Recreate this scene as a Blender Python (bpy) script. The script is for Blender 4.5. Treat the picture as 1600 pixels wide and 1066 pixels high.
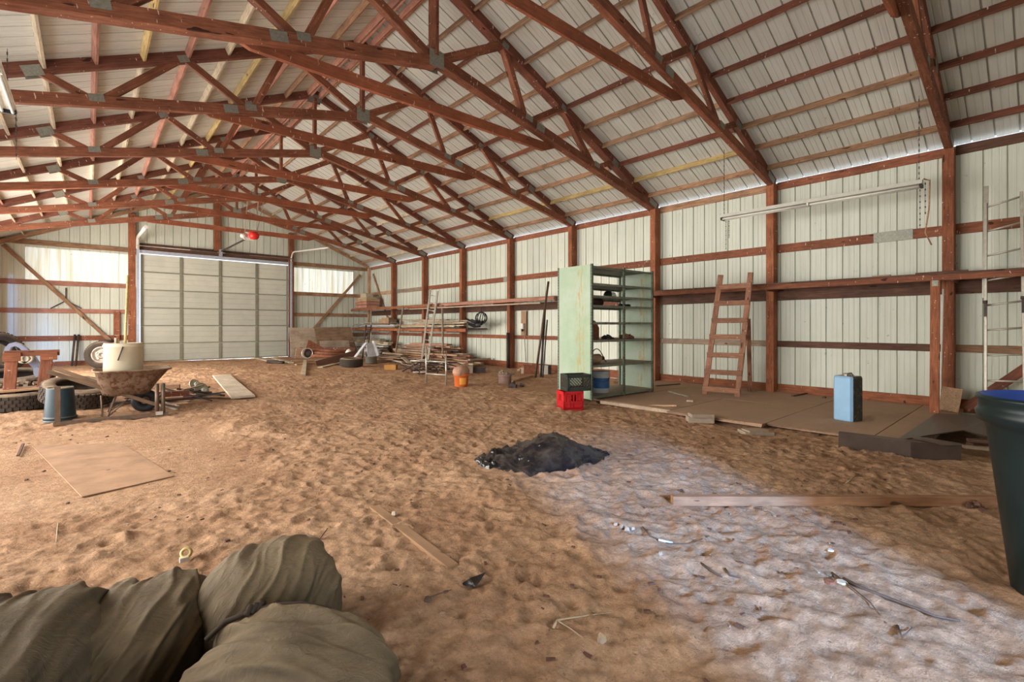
import bpy, math, random
import numpy as np
from mathutils import Vector, Matrix
R = math.radians
rng = random.Random(7)
nrs = np.random.RandomState(11)
sc = bpy.context.scene
COL = sc.collection
for o in list(bpy.data.objects): bpy.data.objects.remove(o)

# ------------------------------------------------------------------ camera, sky, lights, exposure
FPX = 747.087; YAW = 0.726; SH = -23.41; HC = 1.6
cd = bpy.data.cameras.new('camera'); cam = bpy.data.objects.new('camera', cd); COL.objects.link(cam)
cd.sensor_width = 36; cd.sensor_fit = 'HORIZONTAL'; cd.lens = FPX/1600*36
cd.shift_y = SH/1600.0; cd.clip_start = .05; cd.clip_end = 200
cam.location = (0, 0, HC); cam.rotation_euler = (R(90), 0, -YAW)
sc.camera = cam
sc.view_settings.view_transform = 'Standard'; sc.view_settings.look = 'None'
sc.view_settings.gamma = 1; sc.view_settings.use_curve_mapping = False
sc.view_settings.exposure = 0.48
w = bpy.data.worlds.new('sky'); sc.world = w; w.use_nodes = True
bg = w.node_tree.nodes['Background']; bg.inputs[0].default_value = (.80, .88, 1, 1); bg.inputs[1].default_value = 1.3

def area(name, loc, rot, sx, sy, power, col, spread=180):
    d = bpy.data.lights.new(name, 'AREA'); d.shape = 'RECTANGLE'; d.size = sx; d.size_y = sy
    d.energy = power; d.color = col; d.spread = R(spread)
    o = bpy.data.objects.new(name, d); COL.objects.link(o); o.location = loc; o.rotation_euler = rot; return o
# daylight entering by the open bays of the left wall, by the open door behind the camera
area('daylight_left_bay', (-2.9, 8.0, 2.3), (0, R(-90), 0), 4.2, 11.5, 360, (1, .94, .85))
area('daylight_left_bay_far', (-2.9, 19.2, 2.3), (0, R(-90), 0), 4.2, 8, 850, (1, .94, .85))
area('daylight_front_door', (1.65, -2.3, 1.4), (R(90), 0, 0), 2.0, 2.7, 170, (.85, .93, 1))
area('daylight_far_end', (4.67, 26.6, 2.9), (R(-90), 0, 0), 14.5, 4.6, 70, (1, .97, .9))
# cool light of a bright patch of sky, low behind the camera, falling in by the narrow front door
_sp = Vector((-4.4, -14.2, 6.6)); _d = Vector((2.2, 0, 1.0))-_sp
area('sky_patch', _sp, _d.to_track_quat('-Z', 'Y').to_euler(), 1.3, 1.3, 9500, (.22, .47, 1))

sd2 = bpy.data.lights.new('overcast_glow', 'SUN'); sd2.energy = 5.2; sd2.angle = R(70); sd2.color = (1, .95, .87)
so2 = bpy.data.objects.new('overcast_glow', sd2); COL.objects.link(so2)
so2.rotation_euler = Vector((1, -.30, -.30)).to_track_quat('-Z', 'Y').to_euler()

# ------------------------------------------------------------------ pixel helper: a ray of the photo met with a plane of the building
_c, _s = math.cos(YAW), math.sin(YAW)
FW = Vector((_s, _c, 0)); RT = Vector((_c, -_s, 0)); UP = Vector((0, 0, 1)); CP = Vector((0, 0, HC))
def ray(x, y): return FW + RT*((x-800)/FPX) + UP*((533+SH-y)/FPX)
def pX(x, y, X): d = ray(x, y); return CP + d*(X/d.x)
def pY(x, y, Y): d = ray(x, y); return CP + d*(Y/d.y)
def pZ(x, y, Z=0.0): d = ray(x, y); return CP + d*((Z-HC)/d.z)

# ------------------------------------------------------------------ tagging
def tag(o, label=None, cat=None, group=None, kind=None):
    if label: o['label'] = label
    if cat: o['category'] = cat
    if group: o['group'] = group
    if kind: o['kind'] = kind
    return o
def empty(name, loc=(0, 0, 0), rz=0, label=None, cat=None, group=None, kind=None, parent=None):
    o = bpy.data.objects.new(name, None); COL.objects.link(o); o.location = loc; o.rotation_euler = (0, 0, rz)
    o.empty_display_size = .1
    if parent: o.parent = parent
    return tag(o, label, cat, group, kind)
def link(name, me, mat=None, parent=None, M=None):
    o = bpy.data.objects.new(name, me); COL.objects.link(o)
    if mat and not me.materials: me.materials.append(mat)
    if M is not None: o.matrix_basis = M
    if parent: o.parent = parent
    return o
def copy_tree(o, parent=None):
    c = o.copy(); COL.objects.link(c); c.parent = parent
    for ch in list(o.children): copy_tree(ch, c)
    return c

# ------------------------------------------------------------------ mesh builder
def frame(p0, p1, up=(0, 0, 1)):
    x = (Vector(p1)-Vector(p0)).normalized(); u = Vector(up)
    if abs(x.dot(u)) > .999: u = Vector((0, 1, 0))
    y = u.cross(x).normalized(); z = x.cross(y)
    return x, y, z
def mat4(x, y, z, o): 
    M = Matrix((x, y, z)).transposed().to_4x4(); M.translation = Vector(o); return M
class MB:
    def __init__(s): s.v = []; s.f = []; s.sm = []; s.mi = []; s.cur = 0
    def add(s, vs, fs, smooth=False):
        n = len(s.v); s.v += [tuple(v) for v in vs]; s.f += [tuple(i+n for i in f) for f in fs]
        s.sm += [smooth]*len(fs); s.mi += [s.cur]*len(fs); return s
    def box(s, c, d, rot=None, taper=1.0):
        x, y, z = d[0]/2, d[1]/2, d[2]/2; c = Vector(c)
        vs = [Vector(((-x if i in (0, 3, 4, 7) else x), (-y if i in (0, 1, 4, 5) else y), (-z if i < 4 else z))) for i in range(8)]
        if taper != 1:
            for v in vs[4:]: v.x *= taper; v.y *= taper
        if rot is not None: vs = [rot @ v for v in vs]
        return s.add([v+c for v in vs], [(0, 3, 2, 1), (4, 5, 6, 7), (0, 1, 5, 4), (1, 2, 6, 5), (2, 3, 7, 6), (3, 0, 4, 7)])
    def beam(s, p0, p1, w, h, up=(0, 0, 1)):
        p0, p1 = Vector(p0), Vector(p1); x, y, z = frame(p0, p1, up); L = (p1-p0).length
        M = Matrix((x, y, z)).transposed()
        return s.box((p0+p1)/2, (L, w, h), M)
    def tube(s, pts, r, n=8, cap=True, rs=None):
        pts = [Vector(p) for p in pts]; k = len(pts); vs = []
        t = (pts[1]-pts[0]).normalized(); u = Vector((0, 0, 1)) if abs(t.z) < .9 else Vector((1, 0, 0)); a = u.cross(t).normalized()
        for i, p in enumerate(pts):
            if i == 0: t = (pts[1]-p)
            elif i == k-1: t = p-pts[i-1]
            else: t = (pts[i+1]-p).normalized()+(p-pts[i-1]).normalized()
            t = t.normalized() if t.length > 1e-6 else Vector((0, 0, 1))
            a = (a - t*a.dot(t)).normalized(); b = t.cross(a); rr = rs[i] if rs else r
            for j in range(n):
                q = 2*math.pi*j/n; vs.append(p+a*(rr*math.cos(q))+b*(rr*math.sin(q)))
        fs = [(i*n+j, i*n+(j+1) % n, (i+1)*n+(j+1) % n, (i+1)*n+j) for i in range(k-1) for j in range(n)]
        s.add(vs, fs, n > 5)
        if cap:
            n0 = len(s.v)-len(vs)
            s.f += [tuple(n0+j for j in reversed(range(n))), tuple(n0+(k-1)*n+j for j in range(n))]; s.sm += [False]*2; s.mi += [s.cur]*2
        return s
    def lathe(s, prof, n=24, c=(0, 0, 0), M=None, close=False):
        vs = []; c = Vector(c)
        for (r, z) in prof:
            for j in range(n):
                q = 2*math.pi*j/n; v = Vector((r*math.cos(q), r*math.sin(q), z))
                if M is not None: v = M @ v
                vs.append(v+c)
        k = len(prof)
        rngk = range(k) if close else range(k-1)
        fs = [(i*n+j, i*n+(j+1) % n, ((i+1) % k)*n+(j+1) % n, ((i+1) % k)*n+j) for i in rngk for j in range(n)]
        return s.add(vs, fs, True)
    def disc(s, c, r, n=24, M=None, flip=False):
        vs = [Vector((r*math.cos(2*math.pi*j/n), r*math.sin(2*math.pi*j/n), 0)) for j in range(n)]
        if M is not None: vs = [M @ v for v in vs]
        f = tuple(range(n)); return s.add([v+Vector(c) for v in vs], [f[::-1] if flip else f])
    def prism(s, poly, y0, y1, M=None):   # polygon in local x,z extruded along y
        n = len(poly); vs = [Vector((p[0], y0, p[1])) for p in poly]+[Vector((p[0], y1, p[1])) for p in poly]
        if M is not None: vs = [M @ v for v in vs]
        fs = [tuple(range(n)), tuple(range(2*n-1, n-1, -1))]+[(i, i+n, (i+1) % n+n, (i+1) % n) for i in range(n)]
        return s.add(vs, fs)
    def mesh(s, name, mats=None):
        me = bpy.data.meshes.new(name); me.from_pydata(s.v, [], s.f); me.update()
        me.polygons.foreach_set('use_smooth', s.sm); me.polygons.foreach_set('material_index', s.mi)
        if mats:
            for m in (mats if isinstance(mats, (list, tuple)) else [mats]): me.materials.append(m)
        return me
    def build(s, name, mats, parent=None, origin=None, M=None):
        """link as one object; with origin the vertices (given in world or parent space) are made relative to it"""
        if origin is not None:
            o_ = Vector(origin); s.v = [tuple(Vector(v)-o_) for v in s.v]
        ob = link(name, s.mesh(name, mats), None, parent, M)
        if origin is not None: ob.location = origin
        return ob
def beam_obj(name, p0, p1, w, h, mat, parent=None, up=(0, 0, 1), warp=0.0):
    """a board whose local x runs along its length, so that the grain follows it"""
    p0, p1 = Vector(p0), Vector(p1); x, y, z = frame(p0, p1, up); L = (p1-p0).length
    m = MB(); b = min(.006, w*.12, h*.12)
    pr = [(-w/2+b, -h/2), (w/2-b, -h/2), (w/2, -h/2+b), (w/2, h/2-b), (w/2-b, h/2), (-w/2+b, h/2), (-w/2, h/2-b), (-w/2, -h/2+b)]
    k = 5 if warp else 1; vs = []
    for i in range(k+1):
        t = i/k; off = warp*math.sin(math.pi*t)
        vs += [(-L/2+L*t, a, c+off) for a, c in pr]
    fs = [tuple(range(7, -1, -1)), tuple(8*k+j for j in range(8))]
    fs += [(8*i+j, 8*i+(j+1) % 8, 8*i+8+(j+1) % 8, 8*i+8+j) for i in range(k) for j in range(8)]
    fs = [f for f in fs]
    m.add(vs, fs)
    return m.build(name, mat, parent, M=mat4(x, y, z, (p0+p1)/2))

# ------------------------------------------------------------------ materials
def new_mat(name):
    m = bpy.data.materials.new(name); m.use_nodes = True; nt = m.node_tree
    b = nt.nodes['Principled BSDF']; b.inputs['Specular IOR Level'].default_value = .3
    return m, nt, b
def N(nt, t, **kw):
    n = nt.nodes.new(t)
    for k, v in kw.items(): setattr(n, k, v)
    return n
def L(nt, a, b): nt.links.new(a, b)
def ramp(nt, fac, stops):
    r = N(nt, 'ShaderNodeValToRGB'); e = r.color_ramp.elements
    while len(e) < len(stops): e.new(.5)
    for i, (p, c) in enumerate(stops):
        e[i].position = p; e[i].color = (c[0], c[1], c[2], 1) if hasattr(c, '__len__') else (c, c, c, 1)
    L(nt, fac, r.inputs[0]); return r.outputs[0]
def noise(nt, vec, scale, detail=4, rough=.55, dist=0):
    n = N(nt, 'ShaderNodeTexNoise'); n.inputs['Scale'].default_value = scale; n.inputs['Detail'].default_value = detail
    n.inputs['Roughness'].default_value = rough; n.inputs['Distortion'].default_value = dist
    if vec is not None: L(nt, vec, n.inputs['Vector'])
    return n.outputs[0]
def mixc(nt, fac, a, b, mode='MIX'):
    n = N(nt, 'ShaderNodeMix', data_type='RGBA', blend_type=mode)
    def s(i, v):
        if isinstance(v, (int, float)): n.inputs[i].default_value = v
        elif hasattr(v, '__len__'): n.inputs[i].default_value = (v[0], v[1], v[2], 1)
        else: L(nt, v, n.inputs[i])
    s(0, fac); s(6, a); s(7, b); return n.outputs[2]
def math_(nt, op, a, b=0.0):
    n = N(nt, 'ShaderNodeMath', operation=op)
    for i, v in enumerate((a, b)):
        if isinstance(v, (int, float)): n.inputs[i].default_value = v
        else: L(nt, v, n.inputs[i])
    return n.outputs[0]
def coords(nt, kind='Object', scale=(1, 1, 1), randomise=True):
    t = N(nt, 'ShaderNodeTexCoord'); v = t.outputs[kind]
    if randomise:
        oi = N(nt, 'ShaderNodeObjectInfo'); mv = N(nt, 'ShaderNodeVectorMath', operation='ADD')
        ml = math_(nt, 'MULTIPLY', oi.outputs['Random'], 37.0); L(nt, v, mv.inputs[0]); L(nt, ml, mv.inputs[1]); v = mv.outputs[0]
    mp = N(nt, 'ShaderNodeMapping'); mp.inputs['Scale'].default_value = scale; L(nt, v, mp.inputs[0]); return mp.outputs[0]
def bump(nt, b, h, strength=.3, dist=.01):
    n = N(nt, 'ShaderNodeBump'); n.inputs['Strength'].default_value = strength; n.inputs['Distance'].default_value = dist
    L(nt, h, n.inputs['Height']); L(nt, n.outputs[0], b.inputs['Normal'])
def objvar(nt, col, lo=.8, hi=1.15):
    oi = N(nt, 'ShaderNodeObjectInfo'); mr = N(nt, 'ShaderNodeMapRange'); mr.inputs[3].default_value = lo; mr.inputs[4].default_value = hi
    L(nt, oi.outputs['Random'], mr.inputs[0])
    return mixc(nt, 1.0, col, mr.outputs[0], 'MULTIPLY')
def wood(name, base, dark, grain=1.0, spots=0.0, spotcol=(.75, .6, .5), rough=.75, lo=.8, hi=1.2, dust=0.0, dustcol=(.5, .33, .2)):
    m, nt, b = new_mat(name)
    v = coords(nt, 'Object', (1.2, 14, 14)); g = noise(nt, v, 3.0*grain, 6, .65, .6)
    v2 = coords(nt, 'Object', (1, 1, 1)); blot = noise(nt, v2, 2.3, 4, .6)
    c = ramp(nt, g, [(.30, dark), (.62, base)])
    bl = ramp(nt, blot, [(.3, .68), (.7, 1.15)])
    c = mixc(nt, 1, c, bl, 'MULTIPLY'); c = objvar(nt, c, lo, hi)
    kn = noise(nt, coords(nt, 'Object', (2.2, 9, 9)), 1.6, 1, .5); kf = ramp(nt, kn, [(.735, 0), (.76, 1)])
    c = mixc(nt, kf, c, [x*.35 for x in dark])
    if spots:
        sp = noise(nt, coords(nt, 'Object', (9, 9, 2.2)), 3.2, 2, .5); f = ramp(nt, sp, [(.72-.04*spots, 0), (.745-.04*spots, 1)])
        c = mixc(nt, f, c, spotcol)
    if dust:
        geo = N(nt, 'ShaderNodeNewGeometry'); sx = N(nt, 'ShaderNodeSeparateXYZ'); L(nt, geo.outputs['Normal'], sx.inputs[0])
        up = ramp(nt, sx.outputs[2], [(.4, 0), (.9, dust)]); c = mixc(nt, up, c, dustcol)
    L(nt, c, b.inputs['Base Color']); b.inputs['Roughness'].default_value = rough
    bump(nt, b, g, .25, .004); return m
def plain(name, col, rough=.6, metal=0.0, var=.15, nscale=6, dust=0.0, dustcol=(.5, .33, .2), bumps=.1, rust=0.0, rustcol=(.2, .07, .03), spec=.3, lo=.9, hi=1.1):
    m, nt, b = new_mat(name); v = coords(nt, 'Object'); n = noise(nt, v, nscale, 6, .6)
    c = mixc(nt, 1, ramp(nt, n, [(.25, 1-var), (.75, 1+var)]), col, 'MULTIPLY'); c = objvar(nt, c, lo, hi)
    if rust:
        f = ramp(nt, noise(nt, v, nscale*1.7, 8, .7), [(.62-.25*rust, 0), (.7-.25*rust, 1)]); c = mixc(nt, f, c, rustcol)
    if dust:
        geo = N(nt, 'ShaderNodeNewGeometry'); sx = N(nt, 'ShaderNodeSeparateXYZ'); L(nt, geo.outputs['Normal'], sx.inputs[0])
        up = ramp(nt, sx.outputs[2], [(.3, 0), (.85, dust)]); c = mixc(nt, up, c, dustcol)
    L(nt, c, b.inputs['Base Color']); b.inputs['Roughness'].default_value = rough; b.inputs['Metallic'].default_value = metal
    b.inputs['Specular IOR Level'].default_value = spec
    if bumps: bump(nt, b, n, bumps, .004)
    return m
RED = wood('red_stained_wood', (.31, .115, .058), (.15, .046, .026), spots=.8, spotcol=(.62, .42, .32), dust=0.0)
REDB = wood('red_stained_post', (.36, .13, .058), (.18, .052, .026), spots=.3)
REDD = wood('dark_red_wood', (.23, .085, .05), (.11, .035, .023), spots=.5)
TIE = wood('red_tie_wood', (.34, .11, .05), (.22, .066, .033), spots=.6, spotcol=(.62, .42, .32))
PALE = wood('pale_wood', (.66, .56, .40), (.42, .31, .2), lo=.9, hi=1.1)
PINK = wood('pink_wood', (.52, .26, .18), (.32, .13, .09))
YEL = wood('yellow_wood', (.62, .46, .2), (.34, .22, .08))
BROWN = wood('brown_purlin', (.46, .27, .155), (.20, .095, .05), spots=.5, spotcol=(.1, .04, .03))
GREYW = wood('weathered_lumber', (.46, .35, .25), (.25, .17, .12), dust=.3)
DARKW = wood('dark_lumber', (.17, .085, .055), (.08, .035, .022))
TANW = wood('tan_lumber', (.56, .36, .22), (.34, .19, .11))
PLY = wood('plywood', (.47, .33, .21), (.33, .2, .12), grain=.6)

def siding_mat(name, col, col2, low_dirt=0.0, yellow=0.0):
    m, nt, b = new_mat(name)
    v = coords(nt, 'Object', (1, 1, .35)); n = noise(nt, v, 2.0, 5, .6)
    c = mixc(nt, ramp(nt, n, [(.3, 0), (.7, 1)]), col, col2); c = objvar(nt, c, .93, 1.05)
    n2 = noise(nt, coords(nt, 'Object', (22, 1, .5)), 1.5, 3, .5); c = mixc(nt, ramp(nt, n2, [(.5, 0), (.75, .35)]), c, [x*.72 for x in col2])
    if yellow:
        n3 = noise(nt, coords(nt, 'Object', (7, 1, .4)), 1.1, 3, .5); c = mixc(nt, ramp(nt, n3, [(.45, 0), (.62, yellow)]), c, (.60, .50, .25))
    sp = noise(nt, coords(nt, 'Object', (1, 1, 1)), 9, 3, .6); c = mixc(nt, ramp(nt, sp, [(.70, 0), (.74, .45)]), c, (.16, .12, .09))
    L(nt, c, b.inputs['Base Color']); b.inputs['Roughness'].default_value = .42; b.inputs['Specular IOR Level'].default_value = .35
    return m, nt, b
SIDE, _, _ = siding_mat('pale_green_white_siding', (.68, .70, .60), (.60, .62, .51))
ROOFM, _, _ = siding_mat('pale_roof_sheet', (.66, .66, .59), (.58, .56, .49))
TRANS, _nt, _b = siding_mat('translucent_light_panel', (.80, .80, .70), (.82, .82, .76), yellow=.45)
_b.inputs['Transmission Weight'].default_value = 0
_tr = N(_nt, 'ShaderNodeBsdfTranslucent'); _mx = N(_nt, 'ShaderNodeMixShader'); _mx.inputs[0].default_value = .38
L(_nt, _b.inputs['Base Color'].links[0].from_socket, _tr.inputs[0]); L(_nt, _b.outputs[0], _mx.inputs[1]); L(_nt, _tr.outputs[0], _mx.inputs[2])
L(_nt, _mx.outputs[0], _nt.nodes['Material Output'].inputs[0])
GALV = plain('galvanised_steel', (.27, .265, .22), .5, .4, .3, 30, bumps=.3)
GALVW = plain('bright_galvanised_track', (.62, .66, .74), .35, .5, .15, 10)
ALU = plain('aluminium', (.50, .46, .39), .4, .6, .2, 14)
DARKSTEEL = plain('dark_steel', (.07, .055, .05), .6, .3, .4, 12, rust=.35, rustcol=(.13, .06, .04))
RUSTY = plain('rusty_steel', (.16, .085, .055), .8, .2, .4, 14, rust=.6, dust=.4)
WHITEP = plain('white_paint', (.72, .70, .62), .5, 0, .1, 8)
BLACKP = plain('black_plastic', (.02, .02, .022), .45, 0, .3, 8)

# ------------------------------------------------------------------ the building frame
Y0, S = 1.16, 3.048
XI, XG, XW = 11.737, 11.976, 12.014        # post face, girt face, right sheet
XC = 4.67; XLI = 2*XC-XI; XLG = 2*XC-XG; XLW = 2*XC-XW
YE = 25.65; YF = -1.93
SL = .42
RZ = 5.02+.42*(XG-XC); SLL = .458      # the left slope is a little steeper, its eave lower
def slp(X): return SL if X >= XC else SLL
def roofz(X): return RZ-slp(X)*abs(X-XC)
def YP(i): return Y0 + i*S + .083          # centre of post / truss i

# corrugated sheets: local x width, y outward, z along
def sheet_mesh(name, h0, h1=None, n=3, mat=SIDE, z0=0.0):
    h1 = h0 if h1 is None else h1
    P = [(0, 0), (.002, .036), (.024, .036), (.026, 0), (.118, 0), (.123, .005), (.135, .005), (.140, 0), (.208, 0), (.213, .005), (.225, .005), (.230, 0)]
    pts = [(i*.3048+a, d) for i in range(n) for a, d in P]+[(n*.3048, 0)]
    Wd = n*.3048
    vs = []; 
    for (a, d) in pts:
        vs += [(a, d, z0), (a, d, h0+(h1-h0)*a/Wd)]
    fs = [(2*i, 2*i+2, 2*i+3, 2*i+1) for i in range(len(pts)-1)]
    # lapped edge turned over the neighbour and a thin return for thickness
    k = len(vs); vs += [(-.012, -.002, z0), (-.012, -.002, h0), (0, -.002, h0), (0, -.002, z0)]; fs += [(k, k+3, k+2, k+1)]
    m = MB(); m.add(vs, fs); return m.mesh(name, mat)
PW = .9144
wall_right = empty('wall_right', (XW, 0, 0), kind='structure')
me = sheet_mesh('siding_panel', 4.925, z0=-.2)
for k in range(-2, 28):
    y1 = YE+.04-k*PW if False else YF+(k+3)*PW
    if y1 > YE+.5 or y1 < YF+.5: continue
    link('siding_panel', me, None, wall_right, Matrix(((0, 1, 0, 0), (-1, 0, 0, y1), (0, 0, 1, 0), (0, 0, 0, 1))))
# girts between the posts, base boards and plates
def girt(par, a, b, h, mat, t=.038, off=None):
    a = Vector(a); b = Vector(b)
    if off is not None: a -= off; b -= off
    return beam_obj('wall_girt', a, b, t, h, mat, par)
offR = Vector((XW, 0, 0))
girtmats = {-1: (BROWN, RED, DARKW), 0: (DARKW, RED, RED), 1: (GREYW, RED, BROWN), 2: (GREYW, RED, RED), 3: (RED, RED, RED), 4: (REDB, RED, RED), 5: (RED, RED, RED), 6: (REDB, GREYW, RED), 7: (PINK, TANW, PINK)}
for i in range(-1, 8):
    ya, yb = YP(i)+.083, YP(i+1)-.083
    if i == -1: ya = YF+.05
    g2, g1, pl = girtmats[i]
    x = XG+.019
    girt(wall_right, (x, ya, 1.187), (x, yb, 1.187), .14, g2, off=offR)
    girt(wall_right, (x, ya, 3.387), (x, yb, 3.387), .19, g1, off=offR)
    girt(wall_right, (x, ya, 2.29), (x, yb, 2.29), .16, REDD, off=offR)
    girt(wall_right, (x, ya, 4.842), (x, yb, 4.842), .172, pl, off=offR)
    o = beam_obj('baseboard', Vector((x, ya, .14))-offR, Vector((x, yb, .14))-offR, .038, .24, REDB, wall_right)
plates = [(XG-.005, pX(1395, 369, XG).y, 3.39, .62), (XG-.005, pX(793, 433, XG).y, 3.39, .45), (XG-.005, pX(622, 456, XG).y, 3.39, .35)]
for (x, y, z, l) in plates:
    m = MB(); m.box((x-.004-XW, y, z), (.006, l, .2)); m.build('joint_plate', GALV, wall_right)

# left wall: boarded only where the photograph's light does not come in; two open bays
wall_left = empty('wall_left', (XLW, 0, 0), kind='structure')
meL = sheet_mesh('siding_panel', 4.75, z0=-.2)
for k in range(0, 31):
    y0 = YF+k*PW
    if y0 > YE: break
    if 3.0 < y0+.4 < 13.6 or 15.6 < y0+.4 < 23.0:
        mm = sheet_mesh('siding_panel', 4.75, z0=4.15) if k % 50 == 0 or 'header' not in globals() else header
        header = mm
        link('siding_panel', mm, None, wall_left, Matrix(((0, -1, 0, 0), (1, 0, 0, y0), (0, 0, 1, 0), (0, 0, 0, 1))))
        continue
    link('siding_panel', meL, None, wall_left, Matrix(((0, -1, 0, 0), (1, 0, 0, y0), (0, 0, 1, 0), (0, 0, 0, 1))))
for z, h in ((4.60, .19),):
    beam_obj('wall_girt', (.02, YF, z), (.02, YE, z), .038, h, RED, wall_left)
# left wall girts near the far corner
for z in (1.19, 2.1, 3.39):
    beam_obj('wall_girt', (.02, 23.2, z), (.02, YE, z), .038, .18, RED, wall_left)

# ceiling: roof sheets and purlins
ceiling = empty('ceiling', (XC, 0, roofz(XC)), kind='structure')
CSN = {s_: (1/math.hypot(1, k_), k_/math.hypot(1, k_)) for s_, k_ in ((1, SL), (-1, SLL))}
MER = {s_: sheet_mesh('roof_panel', (XG+.125-XC)/CSN[s_][0], mat=ROOFM) for s_ in (1, -1)}
offC = Vector((XC, 0, roofz(XC)))
for k in range(31):
    y = YF-.15+k*PW
    for side in (1, -1):
        cs, sn = CSN[side]; zax = Vector((-side*cs, 0, sn)); yax = Vector((side*sn, 0, cs)); xax = yax.cross(zax)
        org = Vector((XC+side*(XG+.125-XC), y+(PW if side > 0 else 0), roofz(XC+side*(XG+.125-XC))))-offC
        link('roof_panel', MER[side], None, ceiling, mat4(xax, yax, zax, org))
m = MB()
for side in (1, -1):
    m.beam((0, YF-.1, .0), (side*.22, YF-.1, -.0), .01, .01)
rc = MB(); rc.add([(-.25, YF, -.25*SL+.06), (0, YF, .06), (.25, YF, -.25*SL+.06), (-.25, YE, -.25*SL+.06), (0, YE, .06), (.25, YE, -.25*SL+.06)], [(0, 1, 4, 3), (1, 2, 5, 4)])
rc.build('ridge_cap', ROOFM, ceiling)
pur_r = [11.46, 10.79, 10.14, 9.44, 8.77, 8.13, 7.48, 6.83, 6.18, 5.53, 4.86]
pur_l = [-2.44, -1.80, -1.16, -.52, .09, .71, 1.35, 1.985, 2.62, 3.26, 3.9, 4.48]
def purlin(X, i, mat):
    ya = YP(i)+.056 if i >= -1 else YF
    yb = YP(i+1)-.056 if i < 7 else YE-.02
    sg = 1 if X > XC else -1; cs, sn = CSN[sg]
    n = Vector((sg*sn, 0, cs)); z = roofz(X)-.064*1.09
    a = Vector((X, ya, z))-offC; b = Vector((X, yb, z))-offC
    return beam_obj('purlin', a, b, .045, .128, mat, ceiling, up=n)
rr = random.Random(3)
for i in range(-2, 8):
    for j, X in enumerate(pur_r):
        if i == -2: continue
        mt = rr.choice([BROWN, BROWN, BROWN, REDD, RED, BROWN, TANW])
        if j == 1 and i in (1, 2, 3): mt = YEL
        if i <= 0 : mt = REDD if rr.random() < .6 else BROWN
        if i >= 5: mt = rr.choice([TANW, BROWN, PALE])
        purlin(X, i, mt)
    for j, X in enumerate(pur_l):
        if i == -2: continue
        mt = [PALE, PALE, PALE, PALE, PINK, PALE, PINK, PALE, YEL, PINK, BROWN, PINK][j]
        if rr.random() < .25: mt = rr.choice([PALE, YEL, PINK])
        purlin(X, i, mt)
for side in (1, -1):   # second board of the ridge, end rafters at the far gable
    beam_obj('purlin', Vector((XC+side*.11, YF, roofz(XC)-.15))-offC, Vector((XC+side*.11, YE-.03, roofz(XC)-.15))-offC, .038, .14, PINK, ceiling)
    a = Vector((XC+side*(XG-.1-XC), YE-.13, roofz(XC+side*(XG-.1-XC))-.16)); b = Vector((XC, YE-.13, roofz(XC)-.16))
    beam_obj('end_rafter', a-offC, b-offC, .04, .16, BROWN, ceiling)

# wall posts
def post(x, y, z1, mat, label, w=.166, d=.239, z0=-.1):
    m = MB(); b = .008; hx, hy = d/2, w/2
    pr = [(-hx+b, -hy), (hx-b, -hy), (hx, -hy+b), (hx, hy-b), (hx-b, hy), (-hx+b, hy), (-hx, hy-b), (-hx, -hy+b)]
    # local x is the length
    L_ = z1-z0; vs = [(-L_/2, a, c) for c, a in pr]+[(L_/2, a, c) for c, a in pr]
    fs = [tuple(range(8)), tuple(range(15, 7, -1))]+[(j, j+8, (j+1) % 8+8, (j+1) % 8) for j in range(8)]
    m.add([(v[0], v[1], v[2]) for v in vs], fs)
    o = m.build('wall_post', mat, None, M=mat4(Vector((0, 0, 1)), Vector((0, 1, 0)), Vector((-1, 0, 0)), (x, y, (z0+z1)/2)))
    return tag(o, label, 'post', 'posts of the right wall' if x > 6 else 'posts of the left wall')
plabs = ['thick red-brown post behind the leaning board, nearest of the right wall', 'red-brown post just right of the wooden ladder', 'red-brown post directly behind the green steel shelving, at its right edge',
         'red-brown post whose top shows above the green shelving, behind it', 'red-brown post left of the two leaning poles, with a power box beside it', 'red-brown post at the end of the lower lumber shelf by the black wire coil',
         'narrow red-brown post behind the tall aluminium ladder', 'red-brown post farthest along the right wall before the corner']
for i in range(8): post(XI+.12, YP(i), 4.86 if i else 4.84, REDB, plabs[i])
post(XG-.08, YE-.1, 4.9, TANW, 'tan corner post between the right wall and the far end wall', .15, .16)
post(XLG+.1, YE-.1, 4.85, TANW, 'tan corner post at the left end of the far wall', .15, .18)
for i in (0, 1, 4, 7):
    post(XLI-.12, YP(i), 4.52, REDB, 'red-brown post along the left wall')
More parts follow.
